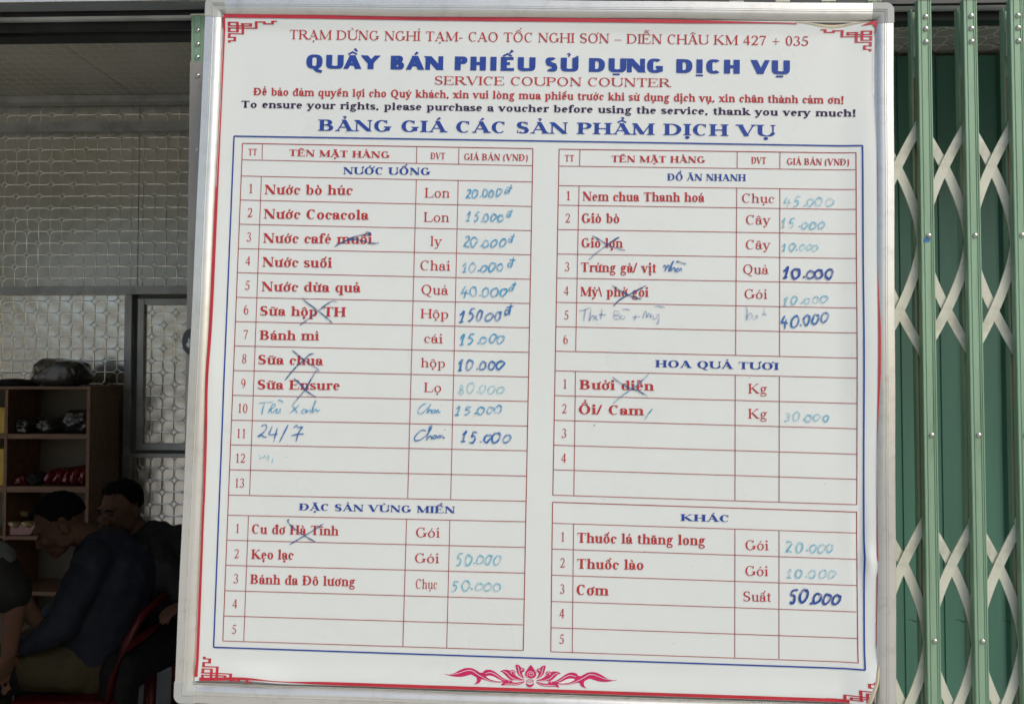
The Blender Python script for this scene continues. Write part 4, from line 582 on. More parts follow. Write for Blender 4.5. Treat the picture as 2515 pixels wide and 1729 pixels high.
def edge_r(v):
    e = .5705 + .0012 * math.sin(5 * v + .4) + .0034 * math.exp(-((v + .272) / .010) ** 2)
    for a, b in ((-.4124, .5710), (-.4291, .5670), (-.459, .5616), (-.4791, .5516), (-.4985, .5435)):
        pass
    if v < -.40:
        ks = [(-.40, e), (-.4291, .5680), (-.459, .5622), (-.4791, .5525), (-.4990, .5430)]
        for (v0, e0), (v1, e1) in zip(ks, ks[1:]):
            if v1 <= v <= v0: return e0 + (e1 - e0) * (v0 - v) / (v0 - v1)
        return .543
    return e
def edge_l(v): return -.5735 - .0012 * math.sin(3.2 * v + .2) * (1 if v > -.2 else .3) - .0022 * math.exp(-((v - .0) / .08) ** 2)
def edge_t(u): return .6575 - .0105 * math.exp(-((u - .492) / .040) ** 2) - .0012 * math.sin(4 * u)
def edge_b(u): return -.4955 + .0042 * math.exp(-((u + .485) / .045) ** 2)
m = MB(); NU, NV = 200, 180
for j in range(NV + 1):
    for i in range(NU + 1):
        fi, fj = i / NU, j / NV
        fi = .5 + .5 * math.copysign(abs(2 * fi - 1) ** .6, fi - .5); fj = .5 + .5 * math.copysign(abs(2 * fj - 1) ** .7, fj - .5)
        v = -.4955 + 1.153 * fj; u = edge_l(v) + (edge_r(v) - edge_l(v)) * fi
        v = edge_b(u) + (edge_t(u) - edge_b(u)) * fj
        m.v.append((u, v, lift(u, v)))
for j in range(NV):
    for i in range(NU): a = j * (NU + 1) + i; m.f.append((a, a + 1, a + NU + 2, a + NU + 1))
m.obj('poster_sheet', MT['poster'], poster, True)
def ribbon(m, pts, w, k=0, lo=.0006, off=0):
    """flat printed strip following the sheet"""
    if not hasattr(w, '__len__'): w = [w] * len(pts)
    E = []
    for i, (x, y) in enumerate(pts):
        a = pts[max(i - 1, 0)]; b = pts[min(i + 1, len(pts) - 1)]; dx, dy = b[0] - a[0], b[1] - a[1]; L = math.hypot(dx, dy) or 1; h = w[i] / 2
        z = lo + k * 1e-5 + i * off
        p = (x - dy / L * h, y + dx / L * h); q = (x + dy / L * h, y - dx / L * h)
        E.append(((*p, lift(*p) + z), (*q, lift(*q) + z)))
    for a, b in zip(E, E[1:]): m.quad(a[1], b[1], b[0], a[0])
def subdiv(a, b, st=.02):
    n = max(1, int(math.hypot(b[0] - a[0], b[1] - a[1]) / st)); return [(a[0] + (b[0] - a[0]) * i / n, a[1] + (b[1] - a[1]) * i / n) for i in range(n + 1)]
# red margin band along the poster's edge
def band(pts, w, name='red_margin'):
    m = MB(); ribbon(m, pts, w, 3, .0010); m.obj(name, MT['band'], poster)
vs_ = [-.488 + 1.142 * i / 160 for i in range(161)]
band([(edge_l(v) + .0024, v) for v in vs_], [.0046 + .0008 * math.sin(9 * v) for v in vs_])
vr = [v for v in vs_ if -.408 < v < .650]
band([(edge_r(v) - .0018, v) for v in vr], [.0042 if v < .28 else (.0036 - .0016 * sstep(.4, .56, v)) for v in vr])
us = [-.573 + 1.005 * i / 120 for i in range(121)]
band([(u, edge_t(u) - .0030) for u in us], [.0064 if u < .2 else .0064 - .0046 * sstep(.2, .42, u) for u in us])
us = [-.565 + 1.085 * i / 150 for i in range(151)]
band([(u, edge_b(u) + .0035 - .0022 * sstep(-.44, -.3, -abs(u + .0)) * 0) for u in us], [max(.0012, .0055 * (1 - .75 * math.exp(-((u + .43) / .06) ** 2))) for u in us])
m = MB(); 
for k, pp in enumerate([[(.540, .6485), (.556, .655), (.568, .658), (.574, .654), (.569, .650), (.568, .640), (.565, .634), (.5655, .645), (.560, .651)]]):
    b = len(m.v); m.v += [(x, y, lift(x, y) + .0012) for x, y in pp]; m.f.append(tuple(range(b, len(m.v))))
m.obj('folded_corner_tip', MT['band'], poster, label='crumpled red corner tip')
MT['backing'] = mat('beige_paper_back', (.55, .50, .36), .6, vary=.12, scale=30)
def edge_strip(pts, w0, name, label, up=.002, mt='backing'):
    m = MB(); n = len(pts); A = []
    for i, (x, y) in enumerate(pts):
        a = pts[max(i - 1, 0)]; b = pts[min(i + 1, n - 1)]; dx, dy = b[0] - a[0], b[1] - a[1]; L = math.hypot(dx, dy); w = w0[i]
        nx, ny = dy / L, -dx / L; z = lift(x, y)
        A.append([(x, y, z + .0004), (x + nx * w * .35, y + ny * w * .35, z + up), (x + nx * w * .8, y + ny * w * .8, z + up * .8), (x + nx * w, y + ny * w, z - .001)])
    for a, b in zip(A, A[1:]):
        for k in range(3): m.quad(a[k], b[k], b[k + 1], a[k + 1])
    return m.obj(name, MT[mt], poster, True, label)
cp = [(edge_r(v) - .001, v) for v in [-.395 - .100 * i / 16 for i in range(17)]]
edge_strip(cp[::-1], [.0085 - .0072 * (i / 16) for i in range(17)], 'curled_edge', 'beige back of the curled lower right corner')
tp = [(.43 + .125 * i / 14, edge_t(.43 + .125 * i / 14) - .0006) for i in range(15)]
edge_strip(tp[::-1], [.001 + .0055 * math.sin(math.pi * i / 14) for i in range(15)], 'curled_edge', 'beige back of the sheet buckling near the upper right corner', .0008)
# ---- printing
def printed(text, u0, v0, u1, v1, cap, st):
    polys, adv = set_text(text, st[0]); xs = [x for p in polys for x, y in p]; x0, x1 = min(xs), max(xs); k = (u1 - u0) / (x1 - x0); sl = (v1 - v0) / (u1 - u0)
    m = MB()
    for i, p in enumerate(polys):
        b = len(m.v)
        for x, y in p:
            u = u0 + (x - x0) * k; v = v0 + (u - u0) * sl + y * cap; m.v.append((u, v, lift(u, v) + .0006 + (i % 40) * 1e-5))
        m.f.append(tuple(range(b, len(m.v))))
    return m.obj('printed_text', MT[st[1]], poster)
for tx in TEXTS:
    o = printed(*tx)
LW = {'GRID': .00105}
for name, segs in (('table_lines', GRID_LEFT), ('table_lines', GRID_RIGHT), ('table_lines', GRID_OTHER)):
    m = MB()
    for i, (a, b, c, d) in enumerate(segs): ribbon(m, subdiv((a, b), (c, d), .009), .00135 if i < 3 else .00105, i % 30)
    m.obj(name, MT['rr'], poster)
m = MB()
for i, (a, b, c, d) in enumerate(BLUE_BOX): ribbon(m, subdiv((a, b), (c, d), .03), .0024, 30 + i)
m.obj('blue_border', MT['b'], poster)
# corner key-pattern ornaments
KH = [(182, 400, 386), (175, 400, 485), (175, 615, 588), (165, 465, 648), (155, 985, 750), (165, 835, 808), (525, 835, 864), (165, 465, 900), (912, 1210, 920), (1140, 1435, 872), (1360, 1525, 940)]
KV = [(218, 330, 400), (364, 372, 500), (210, 470, 602), (578, 573, 879), (203, 635, 764), (430, 633, 914), (203, 793, 914), (798, 793, 878), (948, 736, 934), (1175, 858, 934), (1398, 858, 954)]
for (cx, cy, wx, wy) in CORNERS:
    m = MB(); rects = [(a, y - 14, b, y + 14) for a, b, y in KH] + [(x - 36, a, x + 36, b) for x, a, b in KV]
    for k, (x0, y0, x1, y1) in enumerate(rects):
        n = max(1, int((x1 - x0) / 90)); q = max(1, int((y1 - y0) / 90))
        for i in range(n):
            for j in range(q):
                P = []
                for a, b in ((i, j), (i + 1, j), (i + 1, j + 1), (i, j + 1)):
                    fx = (x0 + (x1 - x0) * a / n - 155) / 1370; fy = (954 - (y0 + (y1 - y0) * b / q)) / 624
                    u = cx + wx * fx; v = cy + wy * fy
                    ur = edge_r(v) - .0015
                    if u > ur: u = ur
                    P.append((u, v, lift(u, v) + .0005 + k * 1e-5))
                m.quad(*P)
    m.obj('corner_ornament', MT['band'], poster)
# lotus ornament
from mathutils.geometry import tessellate_polygon
def smooth_closed(pts, it=2):
    for _ in range(it):
        q = []
        for a, b in zip(pts, pts[1:] + pts[:1]):
            L = math.hypot(b[0] - a[0], b[1] - a[1]); q += [(a[0] * .8 + b[0] * .2, a[1] * .8 + b[1] * .2), (a[0] * .2 + b[0] * .8, a[1] * .2 + b[1] * .8)]
        pts = q
    return pts
def fill(m, pts, z):
    pts = smooth_closed(pts, 1); b = len(m.v); m.v += [(x, y, lift(x, y) + z) for x, y in pts]
    for t in tessellate_polygon([[Vector((x, y, 0)) for x, y in pts]]): m.f.append((b + t[0], b + t[1], b + t[2]))
(ax0, ay0), (ax1, ay1) = LOTUS['axis']; axx = ax0 - .0006
def mir(pts): return [(2 * axx - x + .0005, y + (x - axx) * 0.004) for x, y in pts]
mr_, mw_ = MB(), MB()
for k, nm in enumerate(('vine', 'low', 'side', 'up')): fill(mr_, LOTUS[nm], .0005 + k * 4e-5); fill(mr_, mir(LOTUS[nm]), .0005 + k * 4e-5)
fill(mr_, LOTUS['mid'], .0008)
fill(mw_, LOTUS['hole'], .0009); fill(mw_, mir(LOTUS['hole']), .0009)
def cr(pts, n=6):
    out = []; P = [pts[0]] + list(pts) + [pts[-1]]
    for i in range(1, len(P) - 2):
        p0, p1, p2, p3 = P[i - 1:i + 3]
        for k in range(n):
            t = k / n; out.append(tuple(.5 * (2 * p1[j] + (p2[j] - p0[j]) * t + (2 * p0[j] - 5 * p1[j] + 4 * p2[j] - p3[j]) * t * t + (3 * p1[j] - p0[j] - 3 * p2[j] + p3[j]) * t ** 3) for j in (0, 1)))
    return out + [tuple(pts[-1])]
for k, pts in enumerate(LOTUS_VEINS):
    for q in (pts, mir(pts)):
        c = cr(q, 4); ribbon(mw_, c, [.0007 * math.sin(math.pi * min(1, .15 + .85 * i / len(c))) + .0002 for i in range(len(c))], 60 + k)
ribbon(mw_, cr(LOTUS_SPIRAL, 3), .0007, 75)
ribbon(mr_, LOTUS_RING, .0010, 80); ribbon(mr_, LOTUS_CRESCENT, [.0008 + .0030 * math.sin(math.pi * i / 12) for i in range(13)], 81)
lo = mr_.obj('lotus_ornament', MT['lotus'], poster, label='crimson lotus flower ornament'); mw_.obj('petal_line', MT['white_ink'], lo)
# ---- handwriting in marker
DIG = {'0': [[(.62, .88), (.35, 1), (.08, .62), (.12, .15), (.38, .0), (.68, .28), (.78, .72), (.62, .95), (.50, .90)]],
 '1': [[(.10, .60), (.32, .82), (.50, 1.0), (.42, .5), (.34, .02)], [(.05, .03), (.32, .0), (.62, .04)]],
 '2': [[(.10, .80), (.32, 1.0), (.62, .90), (.58, .60), (.30, .28), (.05, .02), (.20, .14), (.45, .02), (.80, .0)]],
 '3': [[(.15, .90), (.45, 1.0), (.65, .82), (.38, .58), (.65, .45), (.60, .12), (.30, .0), (.08, .10)]],
 '4': [[(.42, 1.0), (.25, .70), (.05, .38), (.35, .42), (.85, .40)], [(.66, .78), (.56, .30), (.46, -.12)]],
 '5': [[(.85, .95), (.55, .98), (.30, .92)], [(.34, .92), (.22, .55), (.45, .60), (.66, .42), (.55, .10), (.28, -.02), (.08, .06)]],
 '8': [[(.62, .88), (.35, .98), (.22, .75), (.50, .50), (.66, .22), (.42, .0), (.14, .18), (.32, .48), (.62, .70), (.60, .90)]],
 '.': [[(.25, .08), (.40, .14), (.52, .10)]],
 'đ': [[(.52, .38), (.22, .36), (.18, .05), (.48, .10), (.62, .40)], [(.80, 1.0), (.66, .5), (.58, -.02)], [(.30, .68), (.65, .66), (1.0, .74)]]}
rng = random.Random(11)
for h in HAND:
    if h[0] == 'p':
        _, s, u0, v0, u1, v1, hh, col = h; wd = [.45 if ch == '.' else 1.0 for ch in s]; tot = sum(wd); x = 0; m = MB(); kk = 0
        for ch, w in zip(s, wd):
            cw = (u1 - u0) / tot * w; ox = u0 + (u1 - u0) * x / tot; oy = v0 + (v1 - v0) * x / tot; x += w
            sc_ = rng.uniform(.88, 1.05) * (rng.uniform(.68, .88) if (ch == '0' and x > 2.5) else 1); sk = .18 + rng.uniform(-.12, .22); jx = rng.uniform(-.10, .10); jy = rng.uniform(-.04, .12)
            cwd = (u1 - u0) / tot if ch != '.' else cw * 1.8
            for stv in DIG[ch]:
                pts = [(ox + cwd * (px + jx + rng.uniform(-.06, .06)) * (rng.uniform(.92, 1.12) if ch == '0' else .9) + sk * hh * py * .4, oy + hh * sc_ * (py + jy + rng.uniform(-.05, .05))) for px, py in stv]
                c = cr(pts, 5); n = len(c); bw_ = {0: .0028, 1: .0029, 2: .0033, 3: .0037, 7: .0029}[col]
                ribbon(m, c, [bw_ * (.55 + .45 * min(1, i / 2.5, (n - 1 - i) / 2.5)) * rng.uniform(.93, 1.07) for i in range(n)], 50 + kk, off=1.5e-6); kk += 2
                if col == 3: ribbon(m, [(a + .0012, b + .0010) for a, b in c], bw_ * .7, 52 + kk, off=1.5e-6)
        m.obj('handwritten_price', INK[col], poster)
    else:
        _, col, w, strokes = h; m = MB()
        for kk, s in enumerate(strokes):
            c = cr(s, 5); n = len(c); ww = w * .00066
            ribbon(m, c, [ww * (.5 + .5 * min(1, i / 2.5, (n - 1 - i) / 2.5)) * rng.uniform(.94, 1.06) for i in range(n)], 70 + kk * 2, off=1.5e-6)
        m.obj('strike_mark' if col in (4, 5) else 'handwritten_word', INK[col], poster)
# little specks and scuffs left on the laminate
MT['speck'] = mat('grey_scuff', (.42, .40, .36), .6, vary=.2)
m = MB(); rs = random.Random(5)
for i in range(70):
    u, v = rs.uniform(-.53, .55), rs.uniform(-.47, .63)
    if rs.random() < .6: u = rs.uniform(.1, .55); v = rs.uniform(-.3, .25)
    a = rs.uniform(-.9, .3); L = rs.uniform(.0006, .0035); ribbon(m, [(u, v), (u + L * math.cos(a), v + L * math.sin(a))], rs.uniform(.0003, .0008), 48)
m.obj('scuff_specks', MT['speck'], poster, kind='stuff')
# ------------------------------------------------------------------ shelf unit with goods, in the dark behind the opening
SY = 3.90
shelf = thing('shelf_unit', 'brown wooden shelf unit holding wrapped goods against the back wall', 'shelf', (0, SY, 0))
def board_(x0, x1, y0, y1, z0, z1, name, mt='wood', lab=None):
    m = MB(); m.box(x0, x1, y0, y1, z0, z1, .0015); return m.obj(name, MT[mt], shelf, label=lab)
SX0, SX1 = -2.722, -2.274
board_(SX1 - .018, SX1, 0, .28, .05, 1.574, 'side_panel'); board_(SX0, SX0 + .016, .002, .28, .05, 1.574, 'side_panel')
board_(-3.30, SX1 + .004, -.004, .285, 1.5745, 1.590, 'top_board')
for a, b in ((1.320, 1.345), (1.046, 1.076), (.803, .822), (.52, .54), (.06, .08)):
    board_(SX0 + .0165, SX1 - .0185, .003, .265, a, b, 'shelf_board'); board_(-3.28, SX0 - .001, .003, .265, a, b, 'shelf_board')
board_(SX0 + .0165, SX1 - .0185, .268, .274, .08, 1.574, 'back_panel', 'wood_back')
board_(-3.30, -3.284, .002, .28, .05, 1.574, 'side_panel')
board_(-3.28, SX0 - .001, .268, .274, .08, 1.574, 'back_panel', 'wood_back')
def wrap_mat(name, col, rough=.18, bump=.9, bs=28, spec=.8, coat=.9): return mat(name, col, rough, 0, spec, vary=.35, scale=26, bump=bump, bscale=bs, coat=coat)
MT['bag'] = wrap_mat('dark_plastic_bag', (.055, .055, .050), .25); MT['clear'] = wrap_mat('clear_wrap_over_black', (.035, .035, .035), .12, 1.0, 45); MT['redbag'] = wrap_mat('red_wrapper', (.22, .012, .02), .25, .8, 40); MT['gold'] = mat('gold_board', (.62, .42, .07), .45, .2, vary=.2, scale=10); MT['cake'] = wrap_mat('wrapped_cake', (.42, .32, .14), .25, .6, 50); MT['blackcloth'] = mat('black_bag_cloth', (.015, .014, .015), .8, bump=.3)
def pillow(name, label, cat, cx, cy, z0, w, d, h, mt, seed, group=None, rot=0, crumple=.12):
    bm = bmesh.new(); bmesh.ops.create_icosphere(bm, subdivisions=4, radius=1); sd = Vector((seed * 3.1, seed * 1.7, seed))
    for v in bm.verts:
        c = v.co.copy(); e = 2.6
        n = (abs(c.x) ** e + abs(c.y) ** e + abs(c.z) ** e) ** (1 / e); c /= n
        f = 1 + crumple * noise.noise(c * 1.6 + sd) + crumple * .6 * noise.noise(c * 4 + sd) + crumple * .35 * abs(noise.noise(c * 9 + sd))
        c = Vector((c.x * w / 2, c.y * d / 2, c.z * h / 2)) * f; v.co = c
    zm = min(v.co.z for v in bm.verts)
    for v in bm.verts:
        if v.co.z < zm * .82: v.co.z = zm * .82
    m = MB(); m.bm(bm); o = m.obj(name, MT[mt], smooth=True, loc=(cx, cy, z0 - zm * .82)); o.rotation_euler = (0, 0, rot); tag(o, label, cat, group); return o
pillow('plastic_bag', 'bulging dark plastic bag lying on top of the wooden shelf unit', 'bag', -2.487, SY + .11, 1.5905, .285, .22, .155, 'bag', 1)
m = MB(); m.tube([(.125, -.02, .02), (.150, -.035, .045), (.165, -.04, .02)], [.012, .02, .006], 8)
pillow('cloth_bundle', 'flat black cloth bundle on the shelf top left of the bulging bag', 'bundle', -2.72, SY + .10, 1.5905, .24, .18, .035, 'blackcloth', 2, crumple=.3)
pillow('wrapped_pack', 'black pack in crinkled clear film on the upper shelf by the right panel', 'pack', -2.385, SY + .13, 1.3455, .165, .2, .125, 'clear', 3, crumple=.2)
pillow('wrapped_pack', 'low dark pack in shiny film in the middle of the upper shelf', 'pack', -2.525, SY + .12, 1.3455, .14, .2, .075, 'clear', 4, crumple=.25)
pillow('wrapped_pack', 'small silvery crumpled pack at the left end of the upper shelf', 'pack', -2.652, SY + .10, 1.3455, .095, .18, .075, 'clear', 6, crumple=.3)
for i, (x, sd) in enumerate(((-2.50, 11), (-2.455, 12), (-2.41, 13), (-2.365, 14), (-2.322, 15))):
    o = pillow('red_packet', ['first red packet from the left in the row on the middle shelf', 'second red packet from the left in the row on the middle shelf', 'centre red packet of the five in the row on the middle shelf', 'fourth red packet from the left in the row on the middle shelf', 'last red packet on the middle shelf, against the right side panel'][i], 'packet', x, SY + .11, 1.0765, .046, .2, .10 - .006 * abs(i - 3), 'redbag', sd, 'red packets in a row on the middle shelf', crumple=.15)
    o.rotation_euler = (0, rad(14), 0); o.location.z += .004
pillow('dark_bundle', 'small dark bundle beside the red packets on the middle shelf', 'bundle', -2.595, SY + .09, 1.0765, .09, .12, .06, 'blackcloth', 21, crumple=.3)
pillow('red_bag', 'small dull red bag at the left end of the middle shelf', 'bag', -2.665, SY + .08, 1.0765, .06, .1, .05, 'redbag', 22, crumple=.25)
ck = []
lab = ['wrapped cake at the back left of the tray on the lower shelf', 'wrapped cake at the back centre of the tray on the lower shelf', 'wrapped cake at the back right of the tray on the lower shelf', 'wrapped cake at the front left of the tray on the lower shelf', 'wrapped cake at the front centre of the tray on the lower shelf', 'wrapped cake at the front right of the tray on the lower shelf']
k = 0
for j in range(2):
    for i in range(3):
        o = pillow('wrapped_cake', lab[k], 'cake', -2.69 + i * .068 + j * .02, SY + .15 - j * .11, .895 - j * .035, .056, .09, .032, 'cake', 30 + k, 'cakes in clear wrap on the lower shelf', crumple=.1); o.rotation_euler = (rad(-15), rad(12), rad(-25)); k += 1
m = MB(); m.box(-2.70, -2.46, SY + .02, SY + .25, .8225, .875, .003); tag(m.obj('cake_carton', MT['redbag']), 'low red carton under the wrapped cakes on the lower shelf', 'carton')
pillow('red_bag', 'bulky red bag in front of the lower shelf behind the seated man', 'bag', -2.47, SY + .04, .8225, .10, .14, .09, 'redbag', 41, crumple=.2)
# gold cartons in the left bay, only their right edges in view
for i, (z, h) in enumerate(((1.3455, .135), (1.0765, .19))):
    m = MB(); m.box(-3.0, -2.735, SY + .02, SY + .22, z, z + h, .003); tag(m.obj('gold_carton', MT['gold']), ['gold carton on the upper shelf at the left picture edge', 'taller gold carton on the middle shelf at the left picture edge'][i], 'carton')
# ------------------------------------------------------------------ people
MT['skin'] = mat('skin', (.165, .092, .062), .7, spec=.25, vary=.08, scale=20, bump=.1); MT['hair'] = mat('black_hair', (.006, .0055, .0055), .8, spec=.15, vary=.4, scale=90, bump=.7, bscale=160); MT['navy'] = mat('navy_jacket', (.020, .026, .045), .75, vary=.12, bump=.35, bscale=30); MT['dark'] = mat('charcoal_jacket', (.028, .030, .036), .75, vary=.12, bump=.35, bscale=30); MT['khaki'] = mat('khaki_trousers', (.075, .065, .032), .85, vary=.15, bump=.5, bscale=24); MT['grey_shirt'] = mat('grey_shirt', (.11, .125, .12), .85, vary=.12, bump=.3, bscale=30); MT['black_cloth'] = mat('black_cloth', (.010, .010, .012), .8, vary=.1, bump=.2); MT['shoe'] = mat('dark_shoe', (.03, .025, .022), .5); MT['eye'] = mat('dark_eye', (.03, .02, .018), .2); MT['redplastic'] = mat('red_plastic', (.085, .004, .006), .42, vary=.06)
def melt(mb, name, mt, parent, vox=.009, smooth_it=6, disp=None):
    """join overlapping limbs into one continuous skin"""
    o = mb.obj(name, MT[mt], parent, True); r = o.modifiers.new('melt', 'REMESH'); r.mode = 'VOXEL'; r.voxel_size = vox; r.use_smooth_shade = True
    s_ = o.modifiers.new('relax', 'SMOOTH'); s_.factor = .6; s_.iterations = smooth_it
    if disp:
        tx = bpy.data.textures.new('folds', 'CLOUDS'); tx.noise_scale = disp[1]; d = o.modifiers.new('folds', 'DISPLACE'); d.texture = tx; d.strength = disp[0]; d.mid_level = .5; d.texture_coords = 'LOCAL'
    return o
def head_into(m, c, yaw, tilt):
    """skull, jaw, brow, nose, lips, chin and ears; face looks along local -Y before yaw (Z) and tilt (X)"""
    R = Matrix.Translation(c) @ Matrix.Rotation(yaw, 4, 'Z') @ Matrix.Rotation(tilt, 4, 'X'); V = lambda x, y, z: R @ Vector((x, y, z))
    Q = R.to_3x3().to_4x4()
    for p, r in (((0, .012, .035), (.073, .093, .085)), ((0, -.030, -.012), (.062, .060, .078)), ((0, -.050, -.072), (.040, .036, .034)), ((0, -.074, -.093), (.022, .018, .016)), ((0, -.080, .030), (.052, .016, .014)), ((.030, -.076, -.020), (.022, .018, .020)), ((-.030, -.076, -.020), (.022, .018, .020)), ((0, -.086, -.060), (.022, .010, .007)), ((0, -.085, -.070), (.018, .010, .007)), ((0, -.098, -.018), (.010, .014, .022)), ((0, -.108, -.034), (.012, .013, .010)), ((.013, -.096, -.038), (.008, .010, .007)), ((-.013, -.096, -.038), (.008, .010, .007)), ((.078, .012, -.010), (.007, .018, .030)), ((-.078, .012, -.010), (.007, .018, .030)), ((.052, -.01, -.05), (.016, .04, .035)), ((-.052, -.01, -.05), (.016, .04, .035))):
        m.ball(V(*p), r, 2, Q)
    return R
def face_bits(par, R, fringe=0):
    Q = R.to_3x3().to_4x4()
    for s in (-1, 1):
        m = MB(); m.ball(R @ Vector((s * .030, -.084, .006)), (.012, .008, .0028), 2, Q); m.obj('eye', MT['eye'], par, True)
        m = MB(); m.tube([R @ Vector((s * .014, -.098, .026)), R @ Vector((s * .030, -.100, .031)), R @ Vector((s * .048, -.088, .026))], [.003, .004, .002], 6); m.obj('eyebrow', MT['hair'], par, True)
    m = MB(); m.tube([R @ Vector((-.020, -.090, -.0655)), R @ Vector((0, -.0975, -.0645)), R @ Vector((.020, -.090, -.0655))], [.0012, .002, .0012], 6); m.obj('mouth_line', MT['eye'], par, True)
def hair_cap(par, R, short_sides=True, seed=0):
    bm = bmesh.new(); bmesh.ops.create_icosphere(bm, subdivisions=5, radius=1); rr = random.Random(seed)
    for v in list(bm.verts):
        c = v.co
        lim = -.18 + (.62 if c.y < -.25 else 0) * min(1, (-c.y - .25) / .25 if c.y < -.25 else 0) + (.10 if short_sides else -.1)
        if c.y > .2: lim -= .25
        if c.z < lim + .06 * noise.noise(c * 6) + .06 * noise.noise(c * 25): bm.verts.remove(v); continue
    for v in bm.verts:
        c = v.co; n = noise.noise(c * 5 + Vector((seed, 0, 0))); n2 = noise.noise(Vector((c.x * 30, c.y * 30, c.z * 12)))
        th = 1.0 + .07 * max(0, c.z) + .05 * n * max(0, c.z + .2) + .07 * n2 * max(0.25, c.z)
        if c.y < -.4 and c.z < .75: th += .05
        v.co = Vector((c.x * .0775 * th, .012 + c.y * .098 * th, .037 + c.z * .092 * th))
    m = MB(); m.bm(bm); m.v = [tuple(R @ Vector(p)) for p in m.v]; o = m.obj('hair', MT['hair'], par, True); s_ = o.modifiers.new('thick', 'SOLIDIFY'); s_.thickness = .010; s_.offset = -1
    return o
def hand_into(m, w, d, side=1, curl=.6, up=Vector((0, 0, 1))):
    """palm, four curled fingers and a thumb, starting at wrist w, pointing along d"""
    d = Vector(d).normalized(); a = d.cross(up).normalized() * side; n = a.cross(d).normalized() * side
    n = up - d * up.dot(d); n.normalize(); w = Vector(w)
    m.tube([w - d * .02, w + d * .03, w + d * .075, w + d * .095], [(.026, .019), (.034, .017), (.040, .015), (.036, .012)], 10)
    for k, (o, L) in enumerate(((-.030, .066), (-.010, .075), (.011, .070), (.030, .055))):
        p = w + d * .088 + a * o; q = p + (d * math.cos(curl * .5) - n * math.sin(curl * .5)) * L * .42; r = q + (d * math.cos(curl * 1.3) - n * math.sin(curl * 1.3)) * L * .33; s = r + (d * math.cos(curl * 2.1) - n * math.sin(curl * 2.1)) * L * .27
        m.tube([p - d * .02, p, q, r, s], [.0095, .0092, .0086, .0078, .006], 8)
    t0 = w + d * .028 - a * .028; t1 = t0 + (d * .7 - a * .7) * .035; t2 = t1 + (d * .9 - a * .35 - n * .2) * .030
    m.tube([w + d * .01 - a * .012, t0, t1, t2], [.014, .0125, .0105, .0075], 8)
def person(label, P, cloth, trous, head_c, yaw, tilt, cut, seed, sleeve=1.0, hands=((1, .6), (1, .6)), sides=True, hand_dirs=None, girth=1.0):
    t = thing('person', label, 'person', (0, 0, 0))
    V = {k: Vector(v) for k, v in P.items()}; g = girth
    b = MB(); R = head_into(b, head_c, yaw, tilt); nb = R @ Vector((0, .028, -.06))
    b.limb([V['chest'], V['neck'], nb], [.07, .058, .052]); b.limb([V['pelvis'], V['waist'], V['chest']], [.12, .115, .13])
    for s in 'LR':
        b.limb([V['neck'], V['sh' + s], V['el' + s], V['wr' + s]], [.05, .052, .040, .026]); b.limb([V['pelvis'], V['hip' + s], V['kn' + s], V['an' + s]], [.10, .085, .058, .040])
        hd = (V['wr' + s] - V['el' + s]) if not hand_dirs or not hand_dirs.get(s) else Vector(hand_dirs[s])
        hand_into(b, V['wr' + s] + (V['wr' + s] - V['el' + s]).normalized() * .01, hd, 1 if s == 'L' else -1, .55)
        f = V['an' + s]; fd = (V['kn' + s] - V['hip' + s]); fd.z = 0; fd.normalize()
    body = melt(b, 'body', 'skin', t, .0062, 2)
    face_bits(t, R); hair_cap(t, R, sides, seed)
    j = MB(); up_ = (V['neck'] - V['chest']).normalized()
    j.limb([V['pelvis'] + Vector((0, 0, .03)), V['waist'], V['chest'], V['chest'] + (V['neck'] - V['chest']) * .55], [.155 * g, .158 * g, .168 * g, .125 * g], 16)
    j.tube([V['chest'] + (V['neck'] - V['chest']) * .5, V['neck'] + up_ * .005, V['neck'] + up_ * .045], [.12, .076, .066], 16)
    for s in 'LR':
        j.limb([V['chest'] + (V['neck'] - V['chest']) * .6, V['sh' + s]], [.10, .078])
        e = V['wr' + s] if sleeve >= 1 else V['el' + s] + (V['sh' + s] - V['el' + s]) * .25
        if sleeve >= 1: j.limb([V['sh' + s], V['el' + s]], [.076, .062]); j.tube([V['el' + s], (V['el' + s] + e) / 2, e - (e - V['el' + s]).normalized() * .01], [.060, .052, .042], 12)
        else: j.tube([V['sh' + s], e], [.074, .066], 12)
    jk = melt(j, cut, cloth, t, .010, 5, (.032, .08))
    q = MB()
    q.limb([V['pelvis'] + Vector((0, 0, .02)), V['pelvis'] - Vector((0, 0, .02))], [.150, .145], 14)
    for s in 'LR': q.limb([V['pelvis'], V['hip' + s], V['kn' + s]], [.13, .108, .080]); q.tube([V['kn' + s], (V['kn' + s] + V['an' + s]) / 2, V['an' + s] + Vector((0, 0, .03))], [.078, .068, .058], 12)
    melt(q, 'trousers', trous, t, .011, 5, (.02, .08))
    for s in 'LR':
        f = V['an' + s]; fd = (V['kn' + s] - V['hip' + s]); fd.z = 0; fd.normalize(); sh = MB()
        sh.limb([f + Vector((0, 0, -.01)), f + fd * .05 + Vector((0, 0, -.03)), f + fd * .15 + Vector((0, 0, -.045))], [.045, .048, .036]); melt(sh, 'shoe', 'shoe', t, .008, 4)
    return t
